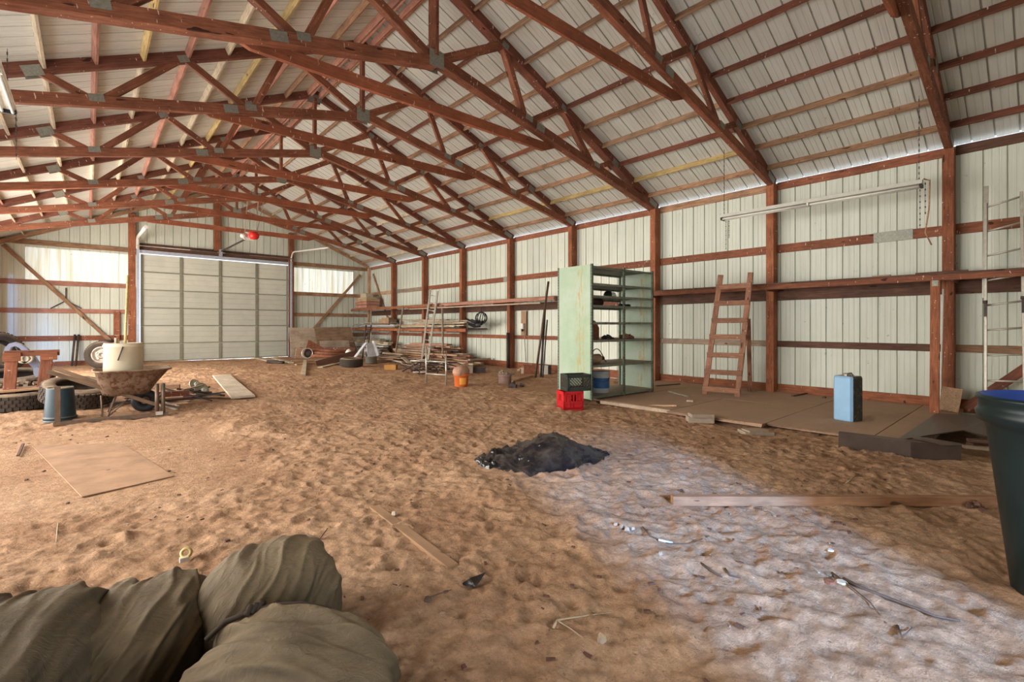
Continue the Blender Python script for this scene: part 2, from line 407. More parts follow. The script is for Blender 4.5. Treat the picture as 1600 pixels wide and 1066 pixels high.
# trusses
truss = empty('roof_truss', (XC, YP(0), 0), label='', cat='roof truss', group='scissor trusses of the roof')
tY = 0
def tb(name, a, b, h, mat, y=0.0, t=.075):
    return beam_obj(name, (a[0]-XC, y, a[1]), (b[0]-XC, y, b[1]), t, h, mat, truss)
zc = 6.40
for sg in (-1, 1):
    m_ = lambda x: XC+sg*(x-XC)
    cl = (lambda x: zc+.02-.2105*(x-XC)) if sg > 0 else (lambda x: zc-.06-.233*(x-XC))
    tb('bottom_chord', (m_(XC+.0), cl(XC)), (m_(XI+.14), cl(XI+.14)), .186, RED, t=.11)
    top = lambda x, sg=sg: roofz(XC+sg*(x-XC))-.1
    tb('top_chord', (m_(XC), top(XC)), (m_(XG-.02), top(XG-.02)), .186, REDD, t=.11)
    B1, B2, T1, T2, T3 = 6.96, 9.23, 6.3, 8.05, 9.97
    tb('web', (m_(XC+.05), zc+.0), (m_(T1), top(T1)), .15, RED, .0)
    tb('web', (m_(T1), top(T1)), (m_(B1-.03), cl(B1)), .12, RED, .0)
    tb('web', (m_(B1+.03), cl(B1)), (m_(T2), top(T2)), .12, RED, .0)
    tb('web', (m_(T2), top(T2)), (m_(B2-.03), cl(B2)), .12, RED, .0)
    tb('web', (m_(B2+.03), cl(B2)), (m_(T3), top(T3)), .12, RED, .0)
    def plate(x, z, w_, h_, slope):
        M = Matrix.Rotation(-slope*sg, 3, 'Y')
        for yy in (-.0575, .0575):
            mm = MB(); mm.box((m_(x)-XC, yy, z), (w_, .003, h_), Matrix.Rotation(slope*sg, 3, 'Y')); mm.build('truss_plate', GALV, truss)
    sb, st = math.atan(.2105), math.atan(slp(XC+sg))
    plate(B1, cl(B1)+.05, .20, .12, sb); plate(B2, cl(B2)+.05, .20, .12, sb)
    plate(T1, top(T1)-.05, .16, .12, st); plate(T2, top(T2)-.04, .17, .12, st); plate(T3, top(T3)-.05, .24, .16, st)
    plate(XI-.05, top(XI-.05)-.04, .36, .15, st)
    plate(7.30, cl(7.30), .24, .15, sb)
pr_ = MB(); pr_.prism([(-2.95, 5.52), (2.95, 5.52), (3.35, 5.68), (3.2, 5.71), (-3.2, 5.71), (-3.35, 5.68)], .06, .105); pr_.build('tie_beam', TIE, truss)
tb('king_post', (XC, zc+.05), (XC, roofz(XC)-.22), .14, RED)
for yy in (-.058, .058):
    mm = MB(); mm.box((0, yy, zc-.02), (.30, .003, .30)); mm.build('truss_plate', GALV, truss)
    mm = MB(); mm.box((0, yy, roofz(XC)-.24), (.34, .003, .2)); mm.build('truss_plate', GALV, truss)
tl = ['scissor truss meeting the right wall at the nearest post, top right corner of the photo', 'scissor truss landing on the post just right of the wooden ladder', 'scissor truss landing on the post at the green shelving, its square plate nearest the camera',
      'scissor truss landing above the green shelving, its square plate second from the top', 'fourth scissor truss back, over the post left of the leaning poles', 'fifth scissor truss back, over the end of the lumber shelf',
      'sixth scissor truss back, above the aluminium ladder', 'farthest scissor truss, just in front of the garage door wall']
truss['label'] = tl[0]
for i in range(1, 8):
    c = copy_tree(truss); c.location.y = YP(i); c['label'] = tl[i]
    if i == 2: c.scale.y = 1.8; c.location.y += .05      # a doubled truss

# far end wall with garage door
wall_back = empty('wall_back', (0, YE, 0), kind='structure')
DL, DR, DT = 1.62, 7.66, 4.72
GX = [XLW+k*PW for k in range(17)]
for x in GX:
    x2 = x+PW
    if x > XW-.05: break
    def piece(z0, mat, z1=None, nm='siding_panel'):
        h0 = roofz(x)+.05 if z1 is None else z1; h1 = roofz(min(x2, XW))+.05 if z1 is None else z1
        # avoid overshoot at the ridge
        mm = sheet_mesh(nm, h0, h1, mat=mat, z0=z0); link(nm, mm, None, wall_back, Matrix.Translation((x, .05, 0)))
    over_door = x2 > DL+.1 and x < DR-.1
    if over_door: piece(DT+.12, SIDE)
    elif x < GX[0]+.1 or x2 > XW-.1: piece(-.2, SIDE)
    else:
        piece(-.2, SIDE, 3.25); piece(3.25, TRANS, 4.6, 'light_panel'); piece(4.6, SIDE)
for x in (DL-.6096-.04, DR+.04):
    for z0, z1, mt in ((-.2, 3.25, SIDE), (3.25, 4.6, TRANS), (4.6, DT+.3, SIDE)):
        mm = sheet_mesh('siding_panel', z1, n=2, mat=mt, z0=z0); link('siding_panel', mm, None, wall_back, Matrix.Translation((x, .046, 0)))
def bg(x0, x1, z, h, mat): return beam_obj('wall_girt', (x0, .02, z), (x1, .02, z), .038, h, mat, wall_back)
for z, h, mt in ((4.79, .19, BROWN), (3.27, .19, RED), (2.19, .18, RED), (1.12, .2, RED), (.12, .2, REDB)):
    bg(XLG, 1.27, z, h, mt if z > 4 else PINK if z > 1.5 else RED); bg(7.78, XG, z, h, BROWN if z != .12 else REDB)
bg(1.5, 7.8, 4.98, .3, DARKW)
bg(2.0, 7.4, 6.15, .09, PALE)
for x, z1, w_ in ((1.39, 6.3, .24), (4.48, 7.6, .26), (7.72, 6.3, .24)):
    beam_obj('gable_post', (x, -.09, -.1 if x != 4.48 else 5.0), (x, -.09, z1), .16, w_, REDB if x < 7 else RED, wall_back, up=(1, 0, 0))
beam_obj('brace', (-2.33, -.05, 4.60), (.78, -.05, .90), .04, .13, BROWN, wall_back, up=(0, 0, 1))
beam_obj('brace', (11.4, -.05, 4.45), (8.85, -.05, 1.45), .04, .13, BROWN, wall_back, up=(0, 0, 1))
beam_obj('board', (.9, -.05, 1.0), (.9, -.05, 2.2), .05, .2, RED, wall_back, up=(1, 0, 0))
beam_obj('brace', Vector((0-.05, 25.2, 4.5)), Vector((-.05, 23.1, 1.5)), .04, .12, BROWN, wall_right)
# corner bracing at the front of the right wall
beam_obj('brace', Vector((-.25+XI-XW+.2, 1.02, .12)), Vector((-.25+XI-XW+.2, -1.3, 2.55)), .05, .15, REDD, wall_right)

door = empty('door_1', (0, YE-.0, 0), kind='structure')
DOORM = plain('garage_door_steel', (.57, .57, .48), .45, 0, .08, 2, bumps=0)
STILE = plain('door_stile_steel', (.27, .26, .19), .5, .2, .15, 8)
n_s = 6; z0d, z1d = .07, 4.66; hs = (z1d-z0d)/n_s
x0d, x1d = 1.68, 7.60
for k in range(n_s):
    z = z0d+k*hs
    m = MB(); pr = [(0, 0), (.02, -.02), (.045, -.02), (.05, 0), (hs*.36, 0), (hs*.36+.008, .012), (hs*.36+.03, .012), (hs*.36+.038, 0), (hs*.66, 0), (hs*.66+.008, .012), (hs*.66+.03, .012), (hs*.66+.038, 0), (hs-.05, 0), (hs-.045, -.02), (hs-.012, -.02), (hs-.006, .01), (hs, .01)]
    vs = []
    for (a, d) in pr: vs += [(x0d, d, z+a), (x1d, d, z+a)]
    m.add(vs, [(2*i, 2*i+1, 2*i+3, 2*i+2) for i in range(len(pr)-1)])
    m.build('door_section', DOORM, door)
    m = MB(); m.box(((x0d+x1d)/2, -.012, z+.02), (x1d-x0d, .03, .045)); m.build('rail', STILE, door)
    for xs in (3.11, 4.61, 6.15, x0d+.05, x1d-.05):
        m = MB(); m.box((xs, -.025, z+hs/2), (.11 if x0d+.1 < xs < x1d-.1 else .07, .03, hs-.03)); m.build('stile', STILE, door)
# tracks, springs
for xt, sgn in ((1.575, 1), (7.70, -1)):
    m = MB(); m.box((xt, -.16, 2.4), (.09, .05, 4.9)); m.box((xt+sgn*.05, -.13, 2.4), (.015, .10, 4.9)); m.build('door_track', GALVW, door)
    pts = []
    for a in range(7):
        q = a/6*math.pi/2; pts.append((xt, -.16-.45*(1-math.cos(q))*1.0, 4.85+.45*math.sin(q)))
    pts.append((xt, -5.2, 5.42 if sgn < 0 else 5.6))
    m = MB(); e_ = pX(*((228, 355, 1.575) if sgn > 0 else (513, 387, 7.7))); m.tube(pts[:-1]+[(e_.x, e_.y-YE, e_.z)], .07 if sgn > 0 else .04, 6); m.build('door_track', WHITEP, door)
for (a, b) in ((1.7, 7.6),):
    m = MB(); m.tube([(1.55, -.25, 4.98), (7.75, -.25, 4.98)], .018, 8); m.build('spring_shaft', ALU, door)
for (a, b) in ((3.4, 4.45), (4.75, 5.8)):
    m = MB(); pts = []
    nn = 120
    for k in range(nn+1): q = k/nn; pts.append((a+(b-a)*q, -.25+.045*math.cos(q*2*math.pi*20), 4.98+.045*math.sin(q*2*math.pi*20)))
    m.tube(pts, .014, 4); m.build('torsion_spring', DARKSTEEL, door)
m = MB(); m.box((4.6, -.2, 4.98), (.12, .14, .3)); m.build('spring_bracket', GALVW, door)
m = MB(); m.beam((1.65, -.04, 4.76), (7.65, -.04, 4.76), .08, .14); m.build('door_header', GALVW, door)

# front wall behind the camera, with its open door
wall_front = empty('wall_front', (0, YF, 0), kind='structure')
def fsheet(x, z0, z1):
    h1 = roofz(min(x+PW, XW)) if z1 is None else z1; h0 = roofz(x) if z1 is None else z1
    mm = sheet_mesh('siding_panel', h0, h1, z0=z0); link('siding_panel', mm, None, wall_front, Matrix(((1, 0, 0, x), (0, -1, 0, -.05), (0, 0, 1, 0), (0, 0, 0, 1))))
for x in GX:
    if x > XW-.05: break
    if x+PW > 1.1 and x < 2.5: fsheet(x, 2.15, None)
    else: fsheet(x, -.2, None)
for xx_ in (.90, 2.79): beam_obj('gable_post', (xx_, .0, -.1), (xx_, .0, 6), .15, .15, REDB, wall_front, up=(1, 0, 0))
# ------------------------------------------------------------------ sand floor
xs = np.concatenate([np.arange(-2.62, 8.4, .021), np.arange(8.4, 12.02, .035)])
ya_ = [YF]
while ya_[-1] < YE+.3:
    y = ya_[-1]; ya_.append(y+max(.016, min(.075, .016+.0042*max(0, y-2))))
ys = np.array(ya_)
def vnoise(X, Y, sc_, seed):
    r = np.random.RandomState(seed); G = r.rand(256, 256)
    x = X*sc_+100; y = Y*sc_+100; xi = np.floor(x).astype(int); yi = np.floor(y).astype(int); fx = x-xi; fy = y-yi
    fx = fx*fx*(3-2*fx); fy = fy*fy*(3-2*fy); a = xi % 256; b = yi % 256; a1 = (a+1) % 256; b1 = (b+1) % 256
    return (G[a, b]*(1-fx)+G[a1, b]*fx)*(1-fy)+(G[a, b1]*(1-fx)+G[a1, b1]*fx)*fy
XX, YY = np.meshgrid(xs, ys, indexing='ij')
H = np.zeros_like(XX)
for sc_, am, sd_ in ((.35, .06, 1), (.9, .035, 2), (2.2, .032, 3), (5, .022, 4), (11, .018, 5), (23, .011, 6), (47, .005, 8)):
    n_ = vnoise(XX*.8+YY*.6, YY*.8-XX*.6, sc_, sd_)
    if sc_ in (2.2, 5, 11): n_ = 1-np.abs(2*n_-1)**1.2      # soft crests
    H += am*(n_-.5)
# foot marks and pock marks pressed in the sand
def pits(cnt, x0, x1, y0, y1, rmin, rmax, d0, d1, seed):
    r = np.random.RandomState(seed)
    for _ in range(cnt):
        cx = r.uniform(x0, x1); cy = y0+(y1-y0)*r.rand()**1.3; a = r.uniform(rmin, rmax); b_ = a*r.uniform(.5, 1); dep = r.uniform(d0, d1); th = r.uniform(0, math.pi)
        i0, i1 = np.searchsorted(xs, (cx-2.2*a, cx+2.2*a)); j0, j1 = np.searchsorted(ys, (cy-2.2*a, cy+2.2*a))
        if i1 <= i0 or j1 <= j0: continue
        X = XX[i0:i1, j0:j1]-cx; Y = YY[i0:i1, j0:j1]-cy; u = (X*math.cos(th)+Y*math.sin(th))/a; v = (-X*math.sin(th)+Y*math.cos(th))/b_
        q = np.sqrt(u*u+v*v); H[i0:i1, j0:j1] += dep*(-np.exp(-(q/.75)**4)+.55*np.exp(-((q-1.15)/.28)**2))
pits(1500, -2.6, 9, 1.0, 14, .04, .11, .004, .013, 21)
pits(3500, -2.6, 8.6, 1.0, 9, .018, .05, .003, .008, 22)
pits(240, -1, 8, 1.0, 6, .08, .13, .007, .016, 23)
# low mounds seen beyond the plywood and along the middle
for cx, cy, sx, sy, h_ in ((1.9, 8.4, .5, .8, .09), (2.8, 10.5, .8, .6, .06), (3.4, 13, 1.2, .7, .05), (5.8, 12.5, 1, 1, .05), (3.2, 20, 2.2, 1.5, .05)):
    H += h_*np.exp(-((XX-cx)/sx)**2-((YY-cy)/sy)**2)*(.6+.8*vnoise(XX, YY, 3, 9))
H *= np.clip((YY-YF)/2, .2, 1)
# firm deck along the right wall: sand drops under it, flat sheet areas
slabf = np.clip((XX-8.1)/.5, 0, 1)*np.clip((6.9-YY)/.5, 0, 1)
H = H*(1-slabf)+(-.06)*slabf
for (cx, cy, rx, ry) in ((.2, 7.7, 1.15, 1.95), (9.6, 7.6, 1.3, 1.5)):
    q = np.clip(1.25-np.maximum(abs(XX-cx)/rx, abs(YY-cy)/ry), 0, .25)*4; H = H*(1-.93*q)
H -= .0
H += np.clip((YY-20)/5, 0, 1)*.03
def hz(x, y):
    i = int(np.clip(np.searchsorted(xs, x)-1, 0, len(xs)-2)); j = int(np.clip(np.searchsorted(ys, y)-1, 0, len(ys)-2)); return float(H[i, j])
nx, ny = len(xs), len(ys)
me = bpy.data.meshes.new('floor'); co = np.empty((nx*ny, 3), np.float32); co[:, 0] = XX.ravel(); co[:, 1] = YY.ravel(); co[:, 2] = H.ravel()
ii = (np.arange(nx-1)[:, None]*ny+np.arange(ny-1)[None, :]).ravel()
fc = np.stack([ii, ii+ny, ii+ny+1, ii+1], 1).astype(np.int32)
me.vertices.add(nx*ny); me.vertices.foreach_set('co', co.ravel()); me.loops.add(fc.size); me.loops.foreach_set('vertex_index', fc.ravel())
me.polygons.add(len(fc)); me.polygons.foreach_set('loop_start', np.arange(0, fc.size, 4, dtype=np.int32)); me.polygons.foreach_set('use_smooth', np.ones(len(fc), bool))
me.update(calc_edges=True)
SAND, nt, b = new_mat('sand')
v = coords(nt, 'Object', randomise=False)
c = ramp(nt, noise(nt, v, 1.1, 6, .6), [(.3, (.41, .225, .128)), (.5, (.51, .305, .178)), (.7, (.59, .37, .228))])
c = mixc(nt, ramp(nt, noise(nt, v, 14, 8, .7), [(.3, .75), (.7, 1.12)]), (0, 0, 0), c) if False else mixc(nt, 1, c, ramp(nt, noise(nt, v, 11, 9, .75), [(.34, .58), (.66, 1.2)]), 'MULTIPLY')
gr = N(nt, 'ShaderNodeTexVoronoi'); gr.inputs['Scale'].default_value = 38; L(nt, v, gr.inputs['Vector'])
c = mixc(nt, ramp(nt, noise(nt, v, 34, 3, .6), [(.66, 0), (.72, .7)]), c, (.16, .09, .06))
c = mixc(nt, ramp(nt, noise(nt, v, 60, 2, .5), [(.73, 0), (.76, .6)]), c, (.75, .66, .55))
L(nt, c, b.inputs['Base Color']); b.inputs['Roughness'].default_value = .95; b.inputs['Specular IOR Level'].default_value = .1
bump(nt, b, noise(nt, v, 28, 9, .72), .9, .035)
fl = link('floor', me, SAND); tag(fl, kind='structure')
# ------------------------------------------------------------------ helpers for the things on the floor
def thing(name, loc, label, cat, group=None): return empty(name, loc, 0, label, cat, group)
def pb(mb, name, mat, T):          # part of thing T, drawn in world coordinates
    o = T.location; mb.v = [(v[0]-o.x, v[1]-o.y, v[2]-o.z) for v in mb.v]; return mb.build(name, mat, T)
def bb(name, a, b, w_, h_, mat, T, up=(0, 0, 1), warp=0.0):
    return beam_obj(name, Vector(a)-T.location, Vector(b)-T.location, w_, h_, mat, T, up, warp)
def single(mb, name, mat, loc, label, cat, group=None):
    return tag(mb.build(name, mat, None, origin=loc), label, cat, group)
def sboard(a, b, w_, h_, mat, label, cat='board', name='lumber_board', group=None, up=(0, 0, 1)):
    return tag(beam_obj(name, a, b, w_, h_, mat, None, up), label, cat, group)
def gp(x, y, z=None):              # the sand point seen at a photo pixel
    zz = 0.0 if z is None else z
    for _ in range(3):
        p = pZ(x, y, zz)
        if z is not None: break
        zz = hz(p.x, p.y)
    return p
def DD(p): return (Vector(p)-CP).dot(FW)
def rotz(a): return Matrix.Rotation(a, 3, 'Z')

# ------------------------------------------------------------------ plywood deck along the right wall
deck = empty('trim_1', (9.9, 4, 0), kind='structure')
DECKM = wood('dusty_deck_plywood', (.40, .255, .165), (.30, .18, .115), grain=.5, rough=.9, dust=.7, dustcol=(.50, .33, .215))
edges = [1.05, 1.62, 2.95, 4.55, 6.05, 7.4]
for k in range(5):
    a, b_ = edges[k]+.006, edges[k+1]-.012; x0 = 7.86+.12*math.sin(k*2.1)
    for (xa, xb) in ((x0, 9.9), (9.915, XG-.01)):
        m = MB(); dz = rng.uniform(-.006, .006); m.add([(xa, a, .04), (xb, a, .04), (xb, b_, .04), (xa, b_, .04), (xa+rng.uniform(-.05, .05), a, .085+dz), (xb, a, .085), (xb, b_, .085-dz), (xa+rng.uniform(-.05, .05), b_, .085)], [(0, 3, 2, 1), (4, 5, 6, 7), (0, 1, 5, 4), (1, 2, 6, 5), (2, 3, 7, 6), (3, 0, 4, 7)])
        pb(m, 'deck_panel', DECKM, deck)
m = MB(); m.beam((7.9, 4.55, .05), (7.86, 6.1, .05), .09, .06); pb(m, 'edge_board', GREYW, deck)
m = MB(); m.beam((8.2, 4.62, .12), (8.0, 5.35, .05), .05, .03); pb(m, 'edge_board', TANW, deck)

# ------------------------------------------------------------------ shelves along the right wall
SHX, SHZ = 11.2, 2.50
T = thing('wall_shelf', (SHX, 3.4, 2.2), 'long dark red-brown plank shelf behind the wooden ladder on the near right wall', 'shelf')
ya, yb = -1.6, 7.6
bb('front_board', (SHX, ya, SHZ-.05), (SHX, yb, SHZ-.05), .04, .105, RED, T)
bb('shelf_plank', (SHX+.19, ya, SHZ+.02), (SHX+.19, yb, SHZ+.02), .40, .035, DARKW, T)
bb('shelf_plank', (SHX+.58, ya, SHZ+.02), (SHX+.58, yb, SHZ+.02), .36, .035, REDD, T)
bb('rear_board', (XG-.03, ya, SHZ-.16), (XG-.03, yb, SHZ-.16), .04, .30, DARKW, T)
for i in range(0, 3):
    bb('cross_arm', (SHX+.02, YP(i)-.11, SHZ-.06), (XG-.05, YP(i)-.11, SHZ-.06), .04, .12, REDD, T, up=(0, 0, 1))
for (x, y, l_) in ((1377, 431, .28), (1470, 428, .7)):
    p = pX(x, y, SHX+.12); a = Vector((p.x, p.y-l_/2, SHZ+.055)); sboard(a, a+Vector((.03, l_, .0)), .06, .03, GREYW if l_ < .4 else DARKW, 'short pale stick lying on the near wall shelf' if l_ < .4 else 'thin dark lath lying on the near shelf beside the thick post', name='shelf_stick', cat='stick')
# leaning board and white strip before post 0
a = pX(1460, 640, 11.25); a.z = .1; top = pX(1461, 443, 11.12)
p0 = pZ(1460, 641, .09)
p0 = Vector((11.05, pX(1460, 600, 11.05).y, .085)); p1 = Vector((11.12, pX(1461.5, 443, 11.12).y, SHZ-.1))
T = thing('shelf_prop', p0, 'upright red-brown board propping the near shelf, a small nailed plate at its top', 'board')
bb('prop_board', p0, p1, .13, .05, REDB, T, up=(1, 0, 0))
m = MB(); m.box(p1+Vector((-.03, 0, -.05)), (.008, .08, .10)); pb(m, 'nail_plate', GALV, T)
q0 = pX(1469, 628, 11.45); q0.z = .09; q1 = pX(1474, 452, 11.5)
sboard(q0, q1, .02, .06, WHITEP, 'thin white strip standing between the prop board and the thick post', cat='strip', name='white_strip', up=(1, 0, 0))
q = pX(1488, 636, 11.3); q.z = .09
m = MB(); m.box((0, 0, .17), (.04, .26, .34), Matrix.Rotation(.35, 3, 'Y')); single(m, 'wood_offcut', TANW, q, 'short tan wood offcut leaning at the foot of the thick post', 'board') if False else None
M_ = Matrix.Rotation(.28, 3, 'Y') @ Matrix.Rotation(.12, 3, 'X')
m = MB(); m.box(Vector((11.42, pX(1485, 620, 11.42).y, .30)), (.04, .27, .42), M_); single(m, 'wood_offcut', TANW, (11.36, pX(1485, 620, 11.42).y, .09), 'short tan wood offcut leaning at the foot of the thick post', 'board')

# far shelves
FX, FZ = 10.9, 2.50
yA, yB = pX(866, 466, FX).y, pX(538, 487, FX).y
T = thing('wall_shelf', (FX, (yA+yB)/2, 2.2), 'long upper plank shelf running from the green shelving to the far corner', 'shelf')
ym = pX(690, 478, FX).y
bb('front_board', (FX, yA, FZ-.03), (FX, ym, FZ-.03), .04, .10, PINK, T); bb('front_board', (FX, ym, FZ-.04), (FX, yB, FZ-.04), .04, .09, REDB, T)
bb('shelf_plank', (FX+.27, yA, FZ+.03), (FX+.27, yB, FZ+.03), .5, .035, BROWN, T); bb('shelf_plank', (FX+.78, yA, FZ+.03), (FX+.78, yB, FZ+.03), .46, .035, REDD, T)
bb('rear_board', (XG-.03, yA, FZ-.20), (XG-.03, yB, FZ-.20), .04, .26, DARKW, T)
for i in (3, 4, 5, 6): bb('cross_arm', (FX+.02, YP(i)-.11, FZ-.06), (XG-.05, YP(i)-.11, FZ-.06), .04, .12, REDD, T)
for (xa, xb, mt, lb) in ((845, 800, GREYW, 'grey bundle board under the shelf edge left of the leaning poles'),):
    a = pX(xa, 474, FX-.08); b_ = pX(640, 483, FX-.08)
    sboard((FX-.09, a.y, 2.34), (FX-.09, b_.y, 2.36), .05, .05, mt, lb, name='conduit', cat='pipe')
LZ = 1.47; LX = 10.95
yC, yD = pX(728, 519, LX).y, pX(550, 515, LX).y
T = thing('lower_shelf', (LX, (yC+yD)/2, 1.3), 'lower plank shelf stacked with lumber beneath the far upper shelf', 'shelf')
bb('front_board', (LX, yC, LZ-.04), (LX, yD, LZ-.04), .04, .12, REDB, T); bb('shelf_plank', (LX+.5, yC-.1, LZ+.02), (LX+.5, yD, LZ+.02), .96, .035, DARKW, T)
for i in (5, 6, 7): bb('cross_arm', (LX+.02, YP(i)-.11, LZ-.07), (XG-.05, YP(i)-.11, LZ-.07), .04, .12, REDD, T)
# supports
for (xt, yt, xb_, yb_, lab, r_) in ((580, 487, 579, 552, 'pale upright pipe under the far shelf behind the white trestle boards', .035), (630, 486, 616, 566, 'brown pole slanting from the far shelf edge down to the orange block', .04), (691, 481, 692, 563, 'tan upright pipe propping the far shelf right of the tall aluminium ladder', .04)):
    a = pX(xt, yt, FX-.06); 
    b_ = Vector((FX-.06-(0.25 if xb_ == 616 else 0), pX(xb_, yb_, FX-.06-(0.25 if xb_ == 616 else 0)).y, 0)); b_.z = hz(b_.x, b_.y)-.02; a.z = FZ-.04
    m = MB(); m.tube([b_, a], r_, 8); single(m, 'shelf_pipe', ALU if xb_ == 579 else GREYW, b_, lab, 'pipe')

# ------------------------------------------------------------------ lumber stacks
def stack(n, x0, x1, y0, y1, z0, z1, mats, label, group, lmin, lmax, jit=.05, seed=1, name='lumber_board', cat='board', tilt=.03):
    r = random.Random(seed)
    for k in range(n):
        l_ = r.uniform(lmin, lmax); x = r.uniform(x0, x1); yc = r.uniform(y0+l_/2, max(y0+l_/2+.01, y1-l_/2)); w_ = r.choice([.09, .14, .18, .24]); h_ = r.choice([.03, .04, .04, .06])
        z = z0+(z1-z0)*(k+.5)/n if n < 12 else z0+(z1-z0)*((k/n)**1.3)*(1-.6*abs((x-(x0+x1)/2)/((x1-x0)/2)))
        a = r.uniform(-jit, jit); d = Vector((math.sin(a), math.cos(a), r.uniform(-tilt, tilt))).normalized(); c = Vector((x, yc, z+h_/2))
        o = tag(beam_obj(name, c-d*l_/2, c+d*l_/2, w_, h_, r.choice(mats)), label, cat, group)
y1a, y1b = pX(736, 510, 11.3).y, pX(640, 510, 11.3).y
stack(11, 11.08, 11.6, y1a-.1, y1b+1.5, LZ+.04, LZ+.42, [PALE, TANW, GREYW, PALE], 'pale board in the stack on the lower shelf, right of the aluminium ladder', 'boards stacked on the lower shelf', 3.2, 4.6, .02, 5, tilt=.005)
WB = plain('grey_white_panel', (.62, .62, .64), .5, 0, .2, 5)
stack(9, 11.05, 11.6, y1b+1.2, y1b+6.5, LZ+.04, LZ+.30, [WB, GREYW, WB, PALE], 'grey-white board in the stack on the lower shelf, left of the aluminium ladder', 'white boards on the lower shelf', 3.0, 4.4, .03, 6, tilt=.01)
m = MB(); p = pX(606, 500, 11.3); m.box((0, 0, .17), (.5, .75, .2), rotz(.2)); m.box((0.05, .1, .3), (.35, .5, .1), rotz(.3)); m.v = [tuple(Vector(v)+Vector((11.3, p.y, LZ+.2))) for v in m.v]
single(m, 'cardboard_box', TANW, (11.3, p.y, LZ+.25), 'low tan carton on the white boards of the lower shelf', 'box')
pile_mats = [GREYW, TANW, GREYW, BROWN, PINK, PALE, DARKW]
yP0, yP1 = pX(768, 575, 10.9).y, pX(600, 560, 10.6).y
def layers(x0, x1, ya3, yb3, nl, h0, label, group, mats, lmin, lmax, jit, seed, shrink=.08):
    """boards laid side by side, layer on layer, ends uneven"""
    r = random.Random(seed); z = h0
    for q_ in range(nl):
        th = r.choice([.06, .08, .10]); x = x0+shrink*q_+r.uniform(0, .1)
        while x < x1-shrink*.3*q_-.2:
            w_ = r.choice([.14, .18, .24, .30]); l_ = r.uniform(lmin, lmax)
            yy = r.uniform(ya3+.25*q_, max(ya3+.26*q_, yb3-l_)); a = r.uniform(-jit, jit); hh_ = th*r.uniform(.6, .95)
            yy = min(yy, YE-.4-l_)
            c_ = Vector((min(x+w_/2, XG-.3), yy+l_/2, z+hh_/2)); d = Vector((math.sin(a), math.cos(a), r.uniform(-.012, .012)))
            tag(beam_obj('lumber_board', c_-d*l_/2, c_+d*l_/2, w_*.92, hh_, r.choice(mats)), label, 'board', group); x += w_+r.uniform(.01, .08)
        z += th
layers(10.15, 11.75, yP0+.3, yP1-.3, 11, .03, 'old board in the heap on the ground under the lower shelf', 'lumber heap under the shelf', pile_mats, 2.4, 4.2, .02, 7)
stack(12, 9.5, 10.5, yP0+2.2, yP1-.6, .05, .42, pile_mats, 'loose board spilling from the front of the lumber heap', 'boards spilling from the heap', 1.0, 2.4, .6, 8, tilt=.08)
layers(10.3, 11.6, yP1-.1, min(yP1+4.2, YE-1.2), 12, .03, 'grey board at the far end of the heap beneath the lower shelf', 'far end of the lumber heap', [GREYW, WB, PALE, TANW], 2.0, 3.6, .03, 9, .06)
# metal scrap tangle in front of the heap, left of the aluminium ladder
r = random.Random(4); m = MB(); c = gp(672, 582)
for k in range(26):
    a = c+Vector((r.uniform(-.7, .7), r.uniform(-.7, .9), r.uniform(.04, .28))); d = Vector((r.uniform(-1, 1), r.uniform(-1, 1), r.uniform(-.2, .25))).normalized()*r.uniform(.25, .6)
    m.tube([a-d, a+d*.2+Vector((0, 0, .05)), a+d], r.uniform(.012, .025), 5)
TS = thing('scrap_pile', c, 'tangle of dark metal bars and pale bent tubes at the foot of the aluminium ladder', 'scrap metal'); pb(m, 'metal_bars', DARKSTEEL, TS)['kind'] = 'stuff'
r = random.Random(14); m = MB()
for k in range(9):
    a = c+Vector((r.uniform(-.8, .5), r.uniform(-.8, .4), r.uniform(.08, .34))); d = Vector((r.uniform(-1, 1), r.uniform(-1, 1), r.uniform(-.5, .5))).normalized()*r.uniform(.2, .4); m.tube([a-d, a+d], .014, 5)
pb(m, 'bent_tubes', ALU, TS)['kind'] = 'stuff'

# ------------------------------------------------------------------ ladders
def ladder(label, f0, f1, t0, t1, nr, rail, rung, matr, t_first=.06, t_last=.95, round_rung=True, ts=None, mat2=None, name='ladder', up=None):
    T = thing(name, (Vector(f0)+Vector(f1))/2, label, 'ladder')
    f0, f1, t0, t1 = map(Vector, (f0, f1, t0, t1)); across = (f1-f0).normalized()
    bb('rail', f0, t0, rail[0], rail[1], matr, T, up=across if up is None else up); bb('rail', f1, t1, rail[0], rail[1], matr, T, up=across if up is None else up)
    for k in range(nr):
        t = ts[k] if ts else t_first+(t_last-t_first)*k/(nr-1)
        a, b_ = f0.lerp(t0, t), f1.lerp(t1, t)
        if round_rung: mm = MB(); mm.tube([a, b_], rung, 8); pb(mm, 'rung', mat2 or matr, T)
        else:
            fwd = Vector((-.03, -.0, 0)); e = (b_-a).normalized()*.05
            bb('rung', a-e+fwd, b_+e+fwd, .03, rung, mat2 or matr, T)
    return T
# wooden ladder with its prop leg
wf0, wf1 = pZ(1101, 616, .10), pZ(1152, 620, .10)
wx = (wf0.x+wf1.x)/2
wt0, wt1 = pX(1126, 430, wx+.50), pX(1173, 426, wx+.50)
LADW = wood('ladder_wood', (.34, .165, .10), (.18, .078, .045), spots=.4, spotcol=(.6, .5, .4))
TL = ladder('old wooden ladder with flat nailed rungs leaning on the near wall shelf', wf0, wf1, wt0, wt1, 7, (.045, .11), .11, LADW, ts=[.045, .185, .325, .475, .61, .755, .895], round_rung=False, mat2=LADW)
bb('prop_leg', wf1.lerp(wt1, .62)+Vector((.06, -.03, 0)), (11.45, pX(1172, 606, 11.45).y, .09), .09, .04, LADW, TL)
